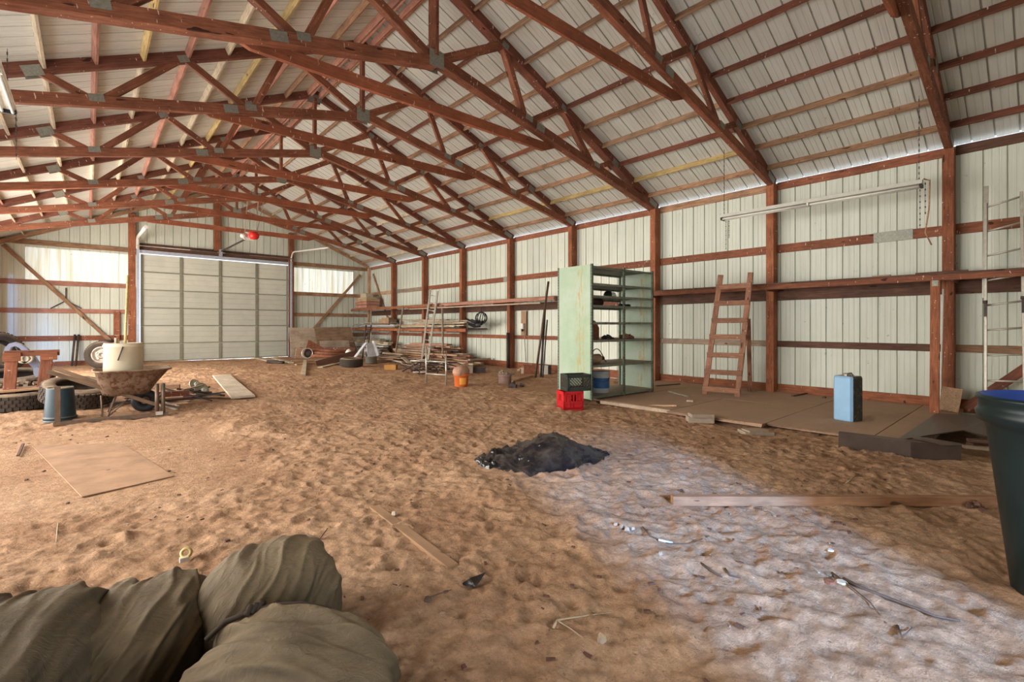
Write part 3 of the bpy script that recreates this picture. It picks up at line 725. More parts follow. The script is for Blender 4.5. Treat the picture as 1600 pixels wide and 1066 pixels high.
# aluminium extension ladder, far right edge
ax = 11.15
af0 = pX(1540, 632, ax); af1 = pX(1602, 640, ax); af0.z = af1.z = .09
at0 = pX(1540, 318, ax+.35); at1 = pX(1596, 300, ax+.35)
afT = ladder('tall aluminium extension ladder by the right wall behind the blue-lined barrel', af0, af1, at0, at1, 9, (.075, .04), .016, ALU, t_first=.05, t_last=.98)
a = af0.lerp(at0, .55)+Vector((.06, .02, 0)); b_ = pX(1541, 291, ax+.42)
bb('upper_rail', a, b_, .025, .06, ALU, afT, up=(0, 1, 0))
for f_, t_ in ((af0, at0), (af1, at1)):
    p = f_.lerp(t_, .49); mm = MB(); mm.box(p+Vector((-.05, 0, .02)), (.06, .035, .24)); mm.tube([p+Vector((-.08, 0, .12)), p+Vector((-.08, 0, .17))], .03, 8); pb(mm, 'rung_hook', DARKSTEEL, afT)
# the ladder at the far shelf
lx = 10.35
lf0, lf1 = pX(658.5, 563, lx), pX(668, 575, lx); lf0.z = lf1.z = .1
lt0, lt1 = pX(672.5, 452, 10.86), pX(684, 455, 10.86)
ladder('tall grey aluminium ladder leaning on the far shelf above the lumber heap', lf0, lf1, lt0, lt1, 9, (.035, .12), .02, ALU, t_first=.1, t_last=.92)
# tubular stand in front of it
s0, s1 = gp(666, 600), gp(697, 603)
T = thing('tube_stand', (s0+s1)/2, 'thin pale tube stand on the sand before the lumber heap, left of the orange bucket', 'metal stand')
hgt = .83; m = MB(); m.tube([s0, s0+Vector((0, 0, hgt*1.25))], .022, 8); pb(m, 'leg', ALU, T); m = MB(); m.tube([s1, s1+Vector((0, 0, hgt))], .022, 8); pb(m, 'leg', ALU, T)
bk = Vector((.38, .45, 0))
for (z, a_, b_) in ((.28, s0, s1), (.62, s0, s1)): m = MB(); m.tube([a_+Vector((0, 0, z)), b_+Vector((0, 0, z))], .02, 6); pb(m, 'crossbar', ALU, T)
m = MB(); m.tube([s0+Vector((0, 0, .62)), s0+bk*.9+Vector((-.6, 0, .62))], .02, 6); pb(m, 'crossbar', ALU, T)
m = MB(); m.tube([s0+Vector((0, 0, 1.0)), s0+Vector((.35, .1, 1.0))], .016, 6); pb(m, 'handle', ALU, T)

# ------------------------------------------------------------------ green steel shelving
GREEN, nt, b = new_mat('green_enamel_steel')
v = coords(nt, 'Object', randomise=False); c0 = mixc(nt, ramp(nt, noise(nt, v, 1.6, 5, .6), [(.35, 0), (.65, 1)]), (.29, .39, .25), (.39, .46, .36))
geo_ = N(nt, 'ShaderNodeSeparateXYZ'); L(nt, v, geo_.inputs[0])
st = noise(nt, coords(nt, 'Object', (1, 6, 1.1), False), 3.2, 7, .75)
band = ramp(nt, math_(nt, 'ABSOLUTE', math_(nt, 'SUBTRACT', geo_.outputs[1], .33)), [(.0, 1), (.20, 0)])
f = math_(nt, 'MULTIPLY', ramp(nt, st, [(.5, 0), (.56, 1)]), band)
c0 = mixc(nt, math_(nt, 'MULTIPLY', f, .9), c0, (.42, .27, .07))
sc2 = noise(nt, v, 13, 6, .7); c0 = mixc(nt, ramp(nt, sc2, [(.66, 0), (.7, .6)]), c0, (.2, .15, .08))
L(nt, c0, b.inputs['Base Color']); b.inputs['Roughness'].default_value = .5
GREEND = plain('worn_green_steel', (.13, .17, .115), .55, .1, .35, 10, rust=.4, rustcol=(.1, .06, .035))
SHELFG = plain('dusty_shelf_steel', (.20, .22, .16), .6, .1, .3, 7, rust=.2, rustcol=(.12, .07, .04), dust=.7, dustcol=(.33, .22, .14))
sw, sdp, sh = 2.12, 1.0, 2.78
ang = -.047; origin = Vector((7.66, 6.18, .09))
UX = Vector((math.cos(ang), math.sin(ang), 0)); UY = Vector((-math.sin(ang), math.cos(ang), 0))
T = thing('steel_shelving', origin, 'tall pale green steel shelving unit streaked with rust, standing on the deck edge', 'shelving unit'); T.rotation_euler.z = ang
def lb(name, c, d, mat, par=None): m = MB(); m.box(c, d); return m.build(name, mat, par or T)
lb('side_panel', (.005, sdp/2, sh/2), (.006, sdp-.02, sh-.02), GREEN)
lb('side_panel', (sw-.005, sdp/2, sh/2), (.006, sdp-.02, sh-.02), GREEN)
levels = [.07, .70, 1.22, 1.59, 1.94, 2.14, 2.39, 2.74]
for z in levels:
    for x0 in (0, sw/2):
        m = MB(); m.box((x0+sw/4, sdp/2, z), (sw/2-.02, sdp-.02, .004)); m.box((x0+sw/4, .012, z-.022), (sw/2-.03, .006, .045)); m.box((x0+sw/4, sdp-.012, z-.022), (sw/2-.03, .006, .045)); m.build('shelf', SHELFG, T)
for x in (.02, sw/2, sw-.02):
    for y in (.01, sdp-.01):
        m = MB(); m.box((x, y, sh/2), (.045, .004, sh)); m.box((x-.02, y+(.02 if y < .1 else -.02), sh/2), (.004, .04, sh)); m.build('post', GREEND, T)
# bolt holes of the slotted angle: rows of small dark slots proud of the near corner
m = MB()
for k in range(46):
    z = .05+k*.06
    for x in (.02, sw/2): m.box((x, .006, z), (.014, .006, .022))
    m.box((-.001, .03, z), (.004, .014, .022)); m.box((-.001, sdp-.03, z), (.006, .02, .022))
m.build('slots', BLACKP, T)['kind'] = 'stuff'
def onshelf(x, y, z): return origin+UX*x+UY*y+Vector((0, 0, z+.003))
# things on the shelves
RUSTB = plain('rust_red_steel', (.26, .10, .055), .8, .1, .35, 9, rust=.4)
p = onshelf(.40, .50, 1.22)
m = MB(); P_ = [(-.32, 0), (.33, 0), (.33, .25), (.22, .40), (.06, .44), (.0, .35), (-.1, .44), (-.32, .44)]
m.prism(P_, -.012, .012, rotz(ang-.15)); m.v = [tuple(Vector(v)+p) for v in m.v]
m2 = MB(); m2.lathe([(.05, -.02), (.07, -.02), (.07, .02), (.05, .02)], 14, M=rotz(ang-.15) @ Matrix.Rotation(R(90), 3, 'X'), close=True); m2.v = [tuple(Vector(v)+p+Vector((.16, -.02, .2))) for v in m2.v]
T2 = thing('steel_plate', p, 'rust-red cut steel plate standing on the middle shelf of the green shelving', 'metal plate'); pb(m, 'plate', RUSTB, T2); pb(m2, 'ring', RUSTB, T2)
p = onshelf(.42, .45, 1.94)
m = MB(); m.tube([p+Vector((-.36, .0, .085)), p+Vector((.36, -.03, .085))], .082, 14); single(m, 'brown_roll', DARKW, p, 'thick dark brown roll lying on an upper shelf of the green shelving', 'roll')
for k, (xx, yy, s_, mt, lb_) in enumerate(((.14, .3, .09, WHITEP, 'small white lump at the left of the second shelf from the top'), (.28, .35, .07, DARKSTEEL, 'small dark part on the second shelf from the top, second from the left'), (.95, .25, .08, WHITEP, 'white crumpled piece beside the centre upright on the second shelf'), (.85, .3, .1, BLACKP, 'black lump beside the white piece on the second shelf'))):
    p = onshelf(xx, yy, 2.14); m = MB(); m.lathe([(0, 0), (s_*.9, .0), (s_, s_*.6), (s_*.7, s_*1.2), (0, s_*1.4)], 9); m.v = [tuple(Vector((v[0]*(1+.3*math.sin(k+v[1]*30)), v[1], v[2]))+p) for v in m.v]; single(m, 'shelf_part', mt, p, lb_, 'part')
p = onshelf(1.3, .3, 1.94)
for k in range(3):
    q = p+UX*(.14*k); m = MB(); m.tube([q+Vector((-.05, 0, .035)), q+Vector((.06, .02, .035))], .035, 8); single(m, 'black_fitting', BLACKP, q, ['black fitting at the left on the right half of the third shelf', 'black fitting in the middle on the right half of the third shelf', 'black fitting at the right on the right half of the third shelf'][k], 'fitting')
def rubble(name, p, n, rad, smin, smax, mat, label, cat, seed, hgt=.1):
    r = random.Random(seed); m = MB()
    for k in range(n):
        a = r.uniform(0, 6.28); q = rad*math.sqrt(r.random()); s_ = r.uniform(smin, smax)
        m.box(Vector(p)+Vector((q*math.cos(a), q*math.sin(a), s_*.4+hgt*(1-q/rad)*r.random())), (s_, s_*r.uniform(.4, 1), s_*r.uniform(.3, .8)), Matrix.Rotation(r.uniform(0, 3), 3, (r.uniform(-1, 1), r.uniform(-1, 1), r.uniform(-1, 1))))
    return tag(single(m, name, mat, p, label, cat), kind='stuff')
rubble('rusty_bits', onshelf(1.4, .25, 1.22), 22, .18, .04, .09, RUSTY, 'heap of rusty bits on the middle shelf, right half of the green shelving', 'scrap', 3)
rubble('rusty_bits', onshelf(.85, .3, 1.22), 16, .14, .04, .08, DARKSTEEL, 'dark bits beside the centre upright on the middle shelf', 'scrap', 5)
p = onshelf(.50, .42, .70)
T2 = thing('tan_canister', p, 'tan canister with a wire hoop lying on the second shelf from the bottom', 'canister')
m = MB(); m.lathe([(0, -.24), (.07, -.235), (.10, -.19), (.10, .19), (.07, .235), (0, .24)], 16, M=rotz(ang) @ Matrix.Rotation(R(90), 3, 'Y')); m.v = [tuple(Vector(v)+p+Vector((0, 0, .10))) for v in m.v]; pb(m, 'body', TANW, T2)
m = MB(); m.tube([p+Vector((-.34+.66*t, -.12, .02+.30*math.sin(math.pi*min(1, t*1.05)))) for t in [k/12 for k in range(13)]], .010, 6); pb(m, 'hoop', DARKSTEEL, T2)
m = MB(); m.tube([p+Vector((.24, 0, .1)), p+Vector((.34, -.02, .1))], .045, 8); pb(m, 'valve', DARKSTEEL, T2)
PAINTB = plain('blue_label', (.05, .14, .34), .5, 0, .2, 9)
PAILW = plain('pail_grey_white', (.46, .50, .50), .45, .1, .15, 6)
def pail(name, p, r0, r1, h, mats, label, cat='bucket', lid=None, handle=True, band=None, rim=True):
    T = thing(name, p, label, cat); p = Vector(p)
    m = MB(); m.lathe([(0, .004), (r0*.96, .0), (r0, .012), (r1, h-.01), (r1+.006, h), (r1-.004, h), (r1-.012, h-.02), (r0-.01, .02), (0, .02)], 28, c=p); pb(m, 'body', mats, T)
    if rim: m = MB(); m.lathe([(r1-.0, h-.05), (r1+.012, h-.05), (r1+.014, h-.005), (r1, h+.004), (r1-.006, h)], 28, c=p); pb(m, 'rim', mats, T)
    if band: m = MB(); m.lathe([(r0+(r1-r0)*band[0]+.002, h*band[0]), (r0+(r1-r0)*band[1]+.002, h*band[1])], 28, c=p); pb(m, 'label_band', band[2], T)
    if lid: m = MB(); m.lathe([(r1+.004, h-.03), (r1+.012, h-.0), (r1+.004, h+.014), (r1-.02, h+.006), (0, h+.006)], 28, c=p); pb(m, 'lid', lid, T)
    if handle:
        pts = [p+rotz(-.7) @ Vector((r1*1.05*math.cos(a), -r1*.35*math.sin(a)-.0, h-.03-r1*.8*math.sin(a))) for a in [math.pi*k/12 for k in range(13)]]
        pts = [p+rotz(-.7) @ Vector(((r1+.015)*math.cos(a), -(r1+.02)*math.sin(a), h-.05-.35*h*math.sin(a))) for a in [math.pi*k/14 for k in range(15)]]
        m = MB(); m.tube(pts, .005, 5); pb(m, 'handle', DARKSTEEL, T)
    return T
pail('paint_pail', onshelf(.66, .34, .07), .185, .185, .46, PAILW, 'blue and white paint pail on the bottom shelf, nearer the centre upright', band=(.22, .70, PAINTB))
pail('paint_pail', onshelf(.26, .5, .07), .17, .17, .42, PAILW, 'pale grey-blue pail at the left on the bottom shelf behind the black crate', handle=False)

# ------------------------------------------------------------------ crates
def crate(name, p, sx, sy, sz, rot, mat, label, lattice=False):
    T = thing(name, p, label, 'crate'); T.rotation_euler.z = rot
    m = MB(); m.box((0, 0, .01), (sx, sy, .02)); m.build('base', mat, T)
    for (cx, cy, dx, dy) in ((0, -sy/2, sx, 0), (0, sy/2, sx, 0), (-sx/2, 0, 0, sy), (sx/2, 0, 0, sy)):
        m = MB(); t = .012; ln = dx or dy; n = 7
        def bar(a, b_, z, h_):   # span along the face
            m.box((cx+((a+b_)/2 if dx else 0), cy+((a+b_)/2 if dy else 0), z), ((b_-a) if dx else t, (b_-a) if dy else t, h_))
        bar(-ln/2, ln/2, .03, .06); bar(-ln/2, ln/2, sz-.03, .06)
        if lattice:
            for k in range(-2, 9):
                for s_ in (1, -1):
                    a = -ln/2+k*ln/8; b2 = a+s_*(sz-.1)
                    aa, bb_ = (a, .05), (b2, sz-.05)
                    # clip against face
                    if min(aa[0], bb_[0]) < -ln/2 or max(aa[0], bb_[0]) > ln/2:
                        d = bb_[0]-aa[0]; t0, t1 = 0, 1
                        lo, hi = (-ln/2-aa[0])/d, (ln/2-aa[0])/d
                        if lo > hi: lo, hi = hi, lo
                        t0, t1 = max(0, lo), min(1, hi)
                        if t1-t0 < .08: continue
                        aa, bb_ = (aa[0]+d*t0, .05+(sz-.1)*t0), (aa[0]+d*t1, .05+(sz-.1)*t1)
                    q0 = (cx+(aa[0] if dx else 0), cy+(aa[0] if dy else 0), aa[1]); q1 = (cx+(bb_[0] if dx else 0), cy+(bb_[0] if dy else 0), bb_[1]); m.beam(q0, q1, .01, .012)
            bar(-ln/2, -ln/2+.03, sz/2, sz); bar(ln/2-.03, ln/2, sz/2, sz)
        else:
            bar(-ln/2, -ln/2+.04, sz/2, sz); bar(ln/2-.04, ln/2, sz/2, sz); bar(-ln/2, ln/2, sz*.42, .05); bar(-ln/2, ln/2, sz*.2, .10)
            for k in range(1, 6): bar(-ln/2+k*ln/6-.012, -ln/2+k*ln/6+.012, sz*.5, sz-.06)
            # hand hold surround
            bar(-ln*.32, -ln*.22, sz*.72, sz*.4); bar(ln*.22, ln*.32, sz*.72, sz*.4)
        m.build('side', mat, T)
    return T
REDC = plain('red_plastic', (.55, .018, .022), .4, 0, .12, 5, dust=.25)
DGRN = plain('dark_green_black_plastic', (.035, .042, .035), .45, 0, .3, 8, dust=.45)
pc = gp(890, 640); pc.z = hz(pc.x, pc.y)+.0
crot = .12
cc = pc+rotz(crot) @ Vector((.04, .20, 0))+RT*.15
crate('milk_crate', (cc.x, cc.y, pc.z-.01), .40, .34, .36, crot-.55, REDC, 'red plastic milk crate on the sand in front of the green shelving')
crate('milk_crate', (cc.x+.13, cc.y-.03, pc.z+.352), .48, .36, .31, crot-.55, DGRN, 'dark lattice crate stacked on the red milk crate', True)

# ------------------------------------------------------------------ tall blue can
BLUEC = plain('pale_blue_enamel', (.25, .42, .60), .4, .1, .1, 5, dust=.6, dustcol=(.3, .2, .13))
CANB = plain('dirty_black_can_side', (.045, .045, .04), .5, .2, .5, 9, rust=.3, rustcol=(.2, .15, .1), dust=.6)
bp = Vector((9.17, 2.17, .088)); T = thing('fuel_can', bp, 'tall pale blue can with a dark side and a cap, standing on the plywood deck', 'can'); T.rotation_euler.z = -.3
m = MB(); s_, h_ = .15, .71; b_ = .03
pr = [(-s_+b_, -s_), (s_-b_, -s_), (s_, -s_+b_), (s_, s_-b_), (s_-b_, s_), (-s_+b_, s_), (-s_, s_-b_), (-s_, -s_+b_)]
vs = []
for z, k in ((0, .97), (.02, 1), (h_-.03, 1), (h_, .92)): vs += [(x*k, y*k, z) for x, y in pr]
m.add(vs, [tuple(range(7, -1, -1)), tuple(24+j for j in range(8))]+[(8*i+j, 8*i+(j+1) % 8, 8*i+8+(j+1) % 8, 8*i+8+j) for i in range(3) for j in range(8)])
m.mi = [1 if (f_[0] % 8 in (0, 1)) and len(f_) == 4 else 0 for f_ in m.f]; m.build('body', [BLUEC, CANB], T)
m = MB(); m.lathe([(.055, h_-.002), (.055, h_+.03), (.03, h_+.04), (0, h_+.04)], 14, c=(.03, .03, 0)); m.build('cap', ALU, T)
m = MB(); m.tube([(-.1, -.05, h_), (-.08, -.05, h_+.045), (.0, -.05, h_+.05), (.06, -.05, h_)], .008, 6); m.build('handle', DARKSTEEL, T)

# ------------------------------------------------------------------ barrel on the right edge
BARR = plain('dark_green_plastic', (.008, .018, .018), .35, 0, .35, 2.5, spec=.35); BLUEIN = plain('blue_plastic', (.015, .06, .32), .35, 0, .15, 4, spec=.5)
bl = Vector((4.27, -.06, 0)); bl.z = hz(bl.x, bl.y)-.03; T = thing('trash_barrel', bl, 'large dark green tapered plastic barrel with a blue inside, at the right edge', 'barrel')
m = MB(); m.lathe([(0, .0), (.205, 0), (.225, .02), (.30, .70), (.335, 1.0), (.345, 1.03), (.375, 1.05), (.385, 1.10), (.372, 1.12), (.372, 1.17), (.385, 1.185), (.38, 1.20), (.362, 1.205)], 64, c=bl); pb(m, 'body', BARR, T)
m = MB(); m.lathe([(.364, 1.206), (.352, 1.19), (.345, 1.06), (.31, .95), (.28, .6), (.21, .03), (0, .03)], 64, c=bl); pb(m, 'lining', BLUEIN, T)
for sg in (-1,):
    m = MB(); q = Vector((math.cos(2.2)*.40*sg, math.sin(2.2)*.40*sg, 1.06)); m.box(bl+q, (.12, .06, .05), rotz(2.2+math.pi/2)); pb(m, 'handle', BARR, T)

# ------------------------------------------------------------------ sheet metal at the deck corner
FL = plain('brown_steel_flashing', (.075, .05, .038), .45, .4, .3, 4, dust=.45, dustcol=(.20, .135, .095))
f0, f1, f2 = gp(1310, 702, .0), gp(1423, 718, .0), gp(1502, 724, .0)
T = thing('steel_flashing', f1, 'long brown bent steel channel lying on the sand before the deck corner', 'metal channel')
hh = .21
for i_, (a, b_) in enumerate(((f0, f1), (f1, f2))):
    z0 = -.03; m = MB(); n_ = Vector((b_-a).cross(Vector((0, 0, 1)))).normalized(); n_ = n_ if n_.dot(FW) > 0 else -n_
    m.add([a+Vector((0, 0, z0)), b_+Vector((0, 0, z0)), b_+Vector((0, 0, hh)), a+Vector((0, 0, hh)), a+n_*.09+Vector((0, 0, hh+.01)), b_+n_*.12+Vector((0, 0, hh+.005)), a+n_*.004+Vector((0, 0, z0)), b_+n_*.004+Vector((0, 0, z0)), a+n_*.004+Vector((0, 0, hh-.004)), b_+n_*.004+Vector((0, 0, hh-.004))],
                 [(0, 1, 2, 3), (3, 2, 5, 4), (7, 6, 8, 9), (0, 3, 8, 6), (1, 7, 9, 2)]); pb(m, 'channel_web', FL, T)
n_ = Vector((.8, .55, 0)).normalized()
m = MB(); m.add([f2+Vector((0, 0, hh)), f2+n_*.08+Vector((.05, -.03, hh)), f2+n_*.42+Vector((-.22, .25, hh+.02)), f2+n_*.28+Vector((-.30, .28, hh+.02)), f2+Vector((-.18, .15, hh))], [(0, 1, 2, 3, 4)]); pb(m, 'folded_lip', FL, T)
# buckled sheet on the deck
c0 = pZ(1400, 688, .13); c1 = pZ(1463, 646, .13); c2 = pZ(1560, 650, .13); c3 = pZ(1552, 684, .13); pk = pZ(1505, 672, .20)
m = MB(); m.add([c0, pZ(1450, 680, .15), pk, c3, c2, c1, c0-Vector((0, 0, .02)), pZ(1450, 680, .15)-Vector((0, 0, .012)), pk-Vector((0, 0, .012)), c3-Vector((0, 0, .02)), c2-Vector((0, 0, .02)), c1-Vector((0, 0, .02))], [(0, 1, 5), (1, 2, 5), (2, 4, 5), (2, 3, 4), (0, 6, 7, 1), (1, 7, 8, 2), (2, 8, 9, 3)])
single(m, 'steel_sheet', FL, (c1.x, c1.y, .11), 'buckled dark steel sheet on the deck behind the channel, one corner lifted', 'metal sheet')
for k, (xa, ya2, xb2, yb2, mt, z) in enumerate(((1512, 688, 1560, 692, DARKW, .12), (1505, 698, 1560, 703, GREYW, .05), (1515, 694, 1556, 694, DARKW, .07))):
    sboard(pZ(xa, ya2, z), pZ(xb2, yb2, z), .10, .035, mt, ['dark board end right of the steel channel, topmost', 'grey board lying lowest right of the steel channel', 'middle dark board right of the steel channel'][k])

# ------------------------------------------------------------------ stones, papers and boards on the sand
BLK = plain('pale_paver', (.33, .255, .19), .9, 0, .2, 9, dust=.5)
a = gp(1097, 662); T = thing('paver_stack', a, 'two tan flat blocks stacked askew at the deck edge', 'blocks')
m = MB(); m.box(a+Vector((.12, .1, .045)), (.40, .26, .09), rotz(-.9)); pb(m, 'lower_block', BLK, T); m = MB(); m.box(a+Vector((.08, .06, .12)), (.36, .22, .055), rotz(-.78)); pb(m, 'upper_block', BLK, T)
a = gp(1182, 680); m = MB(); m.box(a+Vector((.05, .03, .03)), (.42, .26, .05), rotz(-.75)); m.box(a+Vector((.02, .03, .06)), (.3, .2, .03), rotz(-.6)); single(m, 'flat_paver', BLK, a, 'pale flat slab lying alone on the sand right of the two stacked blocks', 'slab')
a, b_ = gp(1050, 788), gp(1556, 789)
a.z = b_.z = max(a.z, b_.z, .0)+.035
sboard(a, b_, .07, .085, wood('orange_tan_lumber', (.42, .22, .11), (.27, .13, .07)), 'long tan two by four lying across the sand toward the barrel', cat='lumber')
a = gp(1537, 796); rubble('bark_bits', a+Vector((-.05, .05, 0)), 14, .09, .02, .05, DARKW, 'dark bark bits against the right end of the long tan two by four', 'bark', 9, .06)
# half buried board and plywood sheet
a, b_ = pZ(585, 792, .03), pZ(708, 885, .03)
a.z = hz(a.x, a.y)-.006; b_.z = hz(b_.x, b_.y)+.002
PLYS = wood('sandy_plywood', (.37, .215, .12), (.33, .19, .105), grain=.4, rough=.95)
sboard(a, b_, .085, .03, PLYS, 'narrow tan board half buried in the sand in the middle foreground', up=(0, 0, 1))
cr = [pZ(50, 692, .05), pZ(128, 771, .05), pZ(272, 738, .05), pZ(192, 688, .05)]
for c_ in cr: c_.z = .055
cr[1].z = .06; cr[2].z = .03; cr[3].z = .03
m = MB(); vs = []
n1, n2 = 12, 8
for i in range(n1+1):
    for j in range(n2+1):
        u, v_ = i/n1, j/n2; p = (cr[0]*(1-u)+cr[1]*u)*(1-v_)+(cr[3]*(1-u)+cr[2]*u)*v_; p.z = .014+.008*u-.010*v_+.002*math.sin(u*4+v_*3); vs.append(p)
m.add(vs, [(i*(n2+1)+j, (i+1)*(n2+1)+j, (i+1)*(n2+1)+j+1, i*(n2+1)+j+1) for i in range(n1) for j in range(n2)])
o = single(m, 'plywood_sheet', plain('sand_dusted_plywood', (.35, .205, .118), .95, 0, .28, 4, bumps=.35), ((cr[0]+cr[2])/2), 'thin plywood sheet half covered with sand in the left foreground', 'plywood'); sm_ = o.modifiers.new('s', 'SOLIDIFY'); sm_.thickness = .01
a, b_ = pZ(28, 712, .03), pZ(36, 694, .03); sboard(a, b_, .03, .02, DARKW, 'small dark stick at the far left corner of the buried plywood sheet', name='stick', cat='stick')
# long pale panel
q = [gp(340, 591), gp(356, 588), gp(393, 622), gp(366, 627)]
a = (gp(346, 590)); b_ = gp(380, 624.5); a.z = hz(a.x, a.y)+.05; b_.z = hz(b_.x, b_.y)+.05
PANL = wood('pale_grey_panel', (.60, .50, .38), (.50, .40, .29), grain=.5)
sboard(a, b_, .46, .045, PANL, 'long pale grey plank lying on the sand right of the wheelbarrow')

# ------------------------------------------------------------------ black plastic bag in the middle
BAG, nt, b = new_mat('black_bag_plastic')
v = coords(nt, 'Object', randomise=False); geo = N(nt, 'ShaderNodeNewGeometry'); sx = N(nt, 'ShaderNodeSeparateXYZ'); L(nt, geo.outputs['Normal'], sx.inputs[0])
dn = noise(nt, v, 3.5, 5, .6); df = math_(nt, 'MULTIPLY', ramp(nt, sx.outputs[2], [(.6, 0), (.95, 1)]), ramp(nt, dn, [(.35, .1), (.6, .9)]))
c0 = mixc(nt, df, (.005, .005, .007), (.085, .065, .05)); L(nt, c0, b.inputs['Base Color'])
rr_ = N(nt, 'ShaderNodeMapRange'); L(nt, df, rr_.inputs[0]); rr_.inputs[3].default_value = .14; rr_.inputs[4].default_value = .7; L(nt, rr_.outputs[0], b.inputs['Roughness'])
b.inputs['Specular IOR Level'].default_value = .6; bump(nt, b, noise(nt, v, 6, 4, .5, 1.5), .5, .03)
A_, B_ = gp(742, 722), gp(952, 710); ux = (B_-A_); Lb = ux.length; ux.normalize(); uy = Vector((-ux.y, ux.x, 0)); uy = uy if uy.dot(FW) > 0 else -uy
nu, nv = 90, 46; vs = []
def fbm1(x, y, s):
    return float(vnoise(np.array(x), np.array(y), 1.0, s))
for i in range(nu+1):
    u = i/nu
    half = .12+.42*math.sin(math.pi*min(1, max(0, u)))**.8 if u < .45 else .54*(1-((u-.45)/.55)**1.7)+.03
    hgt_ = np.interp(u, [0, .06, .2, .30, .40, .52, .62, .75, .9, 1], [.02, .08, .11, .13, .20, .30, .29, .20, .11, .04])
    for j in range(nv+1):
        t = j/nv; s_ = 2*t-1
        prof = (1-abs(s_-.15*(1-abs(s_)))**2.0); prof = max(prof, 0)**.75
        z = hgt_*prof; amp = .055 if u < .36 else .02
        w1 = fbm1(u*16+3, s_*5+u*9, 5)-.5; w2 = fbm1(u*40, s_*12, 6)-.5
        z += (amp*w1+amp*.5*w2)*prof**.5*1.6+(.020+.5*amp)*math.exp(-(math.sin(u*13+s_*2.2+4*w1)/.3)**2)*prof**.4
        off = .05*(fbm1(u*9, s_*2, 7)-.5)
        p = A_+ux*(u*Lb+off*prof)+uy*(half*s_*(1+.08*math.sin(u*23))+.06*(fbm1(u*13, 2, 8)-.5)); p.z = hz(p.x, p.y)*.5-.015+max(z, 0)
        vs.append(p)
m = MB(); m.add(vs, [(i*(nv+1)+j, i*(nv+1)+j+1, (i+1)*(nv+1)+j+1, (i+1)*(nv+1)+j)[::-1] for i in range(nu) for j in range(nv)], True)
single(m, 'plastic_bag', BAG, (A_+B_)/2, 'shiny black plastic bag slumped on the sand in the middle of the floor', 'bag')

# ------------------------------------------------------------------ the four full sacks in the foreground
SACK, nt, b = new_mat('olive_sack')
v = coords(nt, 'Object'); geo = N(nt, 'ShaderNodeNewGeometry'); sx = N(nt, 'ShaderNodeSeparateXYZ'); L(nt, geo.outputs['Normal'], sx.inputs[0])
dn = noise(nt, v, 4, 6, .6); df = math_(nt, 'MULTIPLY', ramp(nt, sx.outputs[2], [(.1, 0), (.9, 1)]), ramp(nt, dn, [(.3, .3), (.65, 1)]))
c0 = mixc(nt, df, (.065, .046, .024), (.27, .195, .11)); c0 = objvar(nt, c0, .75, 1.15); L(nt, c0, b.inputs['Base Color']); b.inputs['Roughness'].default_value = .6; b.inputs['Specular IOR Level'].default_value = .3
wv = noise(nt, coords(nt, 'Object', (5, 11, 6)), 2.6, 9, .7, 1.6); bump(nt, b, wv, .7, .03)
def sack(name, c, rx, ry, rz_, rot, label, seed, fold_dir=.5, famp=.03, tilt=0.0, sq=.75, lean=(0, 0)):
    m = MB(); nu, nv = (220, 110) if rx > .3 else (60, 30); vs = []
    us = 2*np.pi*np.arange(nu)/nu; vv = -np.pi/2+np.pi*np.arange(nv+1)/nv
    U, V = np.meshgrid(us, vv)
    se = lambda a, e: np.sign(a)*np.abs(a)**e
    X = se(np.cos(V), sq)*se(np.cos(U), .85); Y = se(np.cos(V), sq)*se(np.sin(U), .85); Z = se(np.sin(V), .9)
    f1 = np.cos(fold_dir)*X+np.sin(fold_dir)*Y; f2 = -np.sin(fold_dir)*X+np.cos(fold_dir)*Y
    nl = vnoise(f1*1.2+seed, f2*1.2+Z, 1.0, seed+5); nl2 = vnoise(f1*1.6+9, f2*1.9-Z+seed, 1.0, seed+6)
    ph1 = f2*3.4+Z*1.3+2.2*nl; ph2 = f2*8.5+Z*4+3.2*nl2; mk = np.clip(vnoise(f1*1.5, f2*2+seed, 1.0, seed+7)*1.8-.3, 0, 1)
    n1 = vnoise(f1*1.3+Z*.8+5, f2*4.5+Z*3+seed, 1.0, seed); n2 = vnoise(f1*3+Z*1.5, f2*11+Z*7, 1.0, seed+1); n3 = vnoise(X*2.5+Z, Y*2.5+seed, 1.0, seed+2)
    rid = lambda n: 1-np.abs(2*n-1)**.8
    cr = lambda ph, w_: np.exp(-(np.sin(ph)/w_)**2)
    ph3 = f2*13+Z*8+4*nl+2.5*vnoise(f1*3, f2*3, 1.0, seed+9); mk2 = np.clip(vnoise(f1*2.2+3, f2*3+seed, 1.0, seed+8)*1.9-.4, 0, 1)
    D_ = .09*(n3-.5)+famp*.30*np.sin(ph1*2)*mk+famp*.50*cr(ph1, .30)*(.3+.7*mk)+famp*.30*cr(ph2, .32)*(.25+.75*mk2)+famp*.15*cr(ph3, .38)*(.2+.8*mk)+.008*(rid(n2)-.5)
    K = 1+D_
    X, Y, Z = X*K*rx, Y*K*ry, Z*K*rz_
    X += lean[0]*(Z/rz_); Y += lean[1]*(Z/rz_)
    Rm = np.array(rotz(rot)); P = np.stack([X, Y, Z], -1) @ Rm.T
    P = P+np.array([c[0], c[1], c[2]]); P[..., 2] = np.maximum(P[..., 2], hz(c[0], c[1])-.04)
    m.add([tuple(p) for p in P.reshape(-1, 3)], [(i*nu+j, i*nu+(j+1) % nu, (i+1)*nu+(j+1) % nu, (i+1)*nu+j) for i in range(nv) for j in range(nu)], True)
    return m
zb = -.02
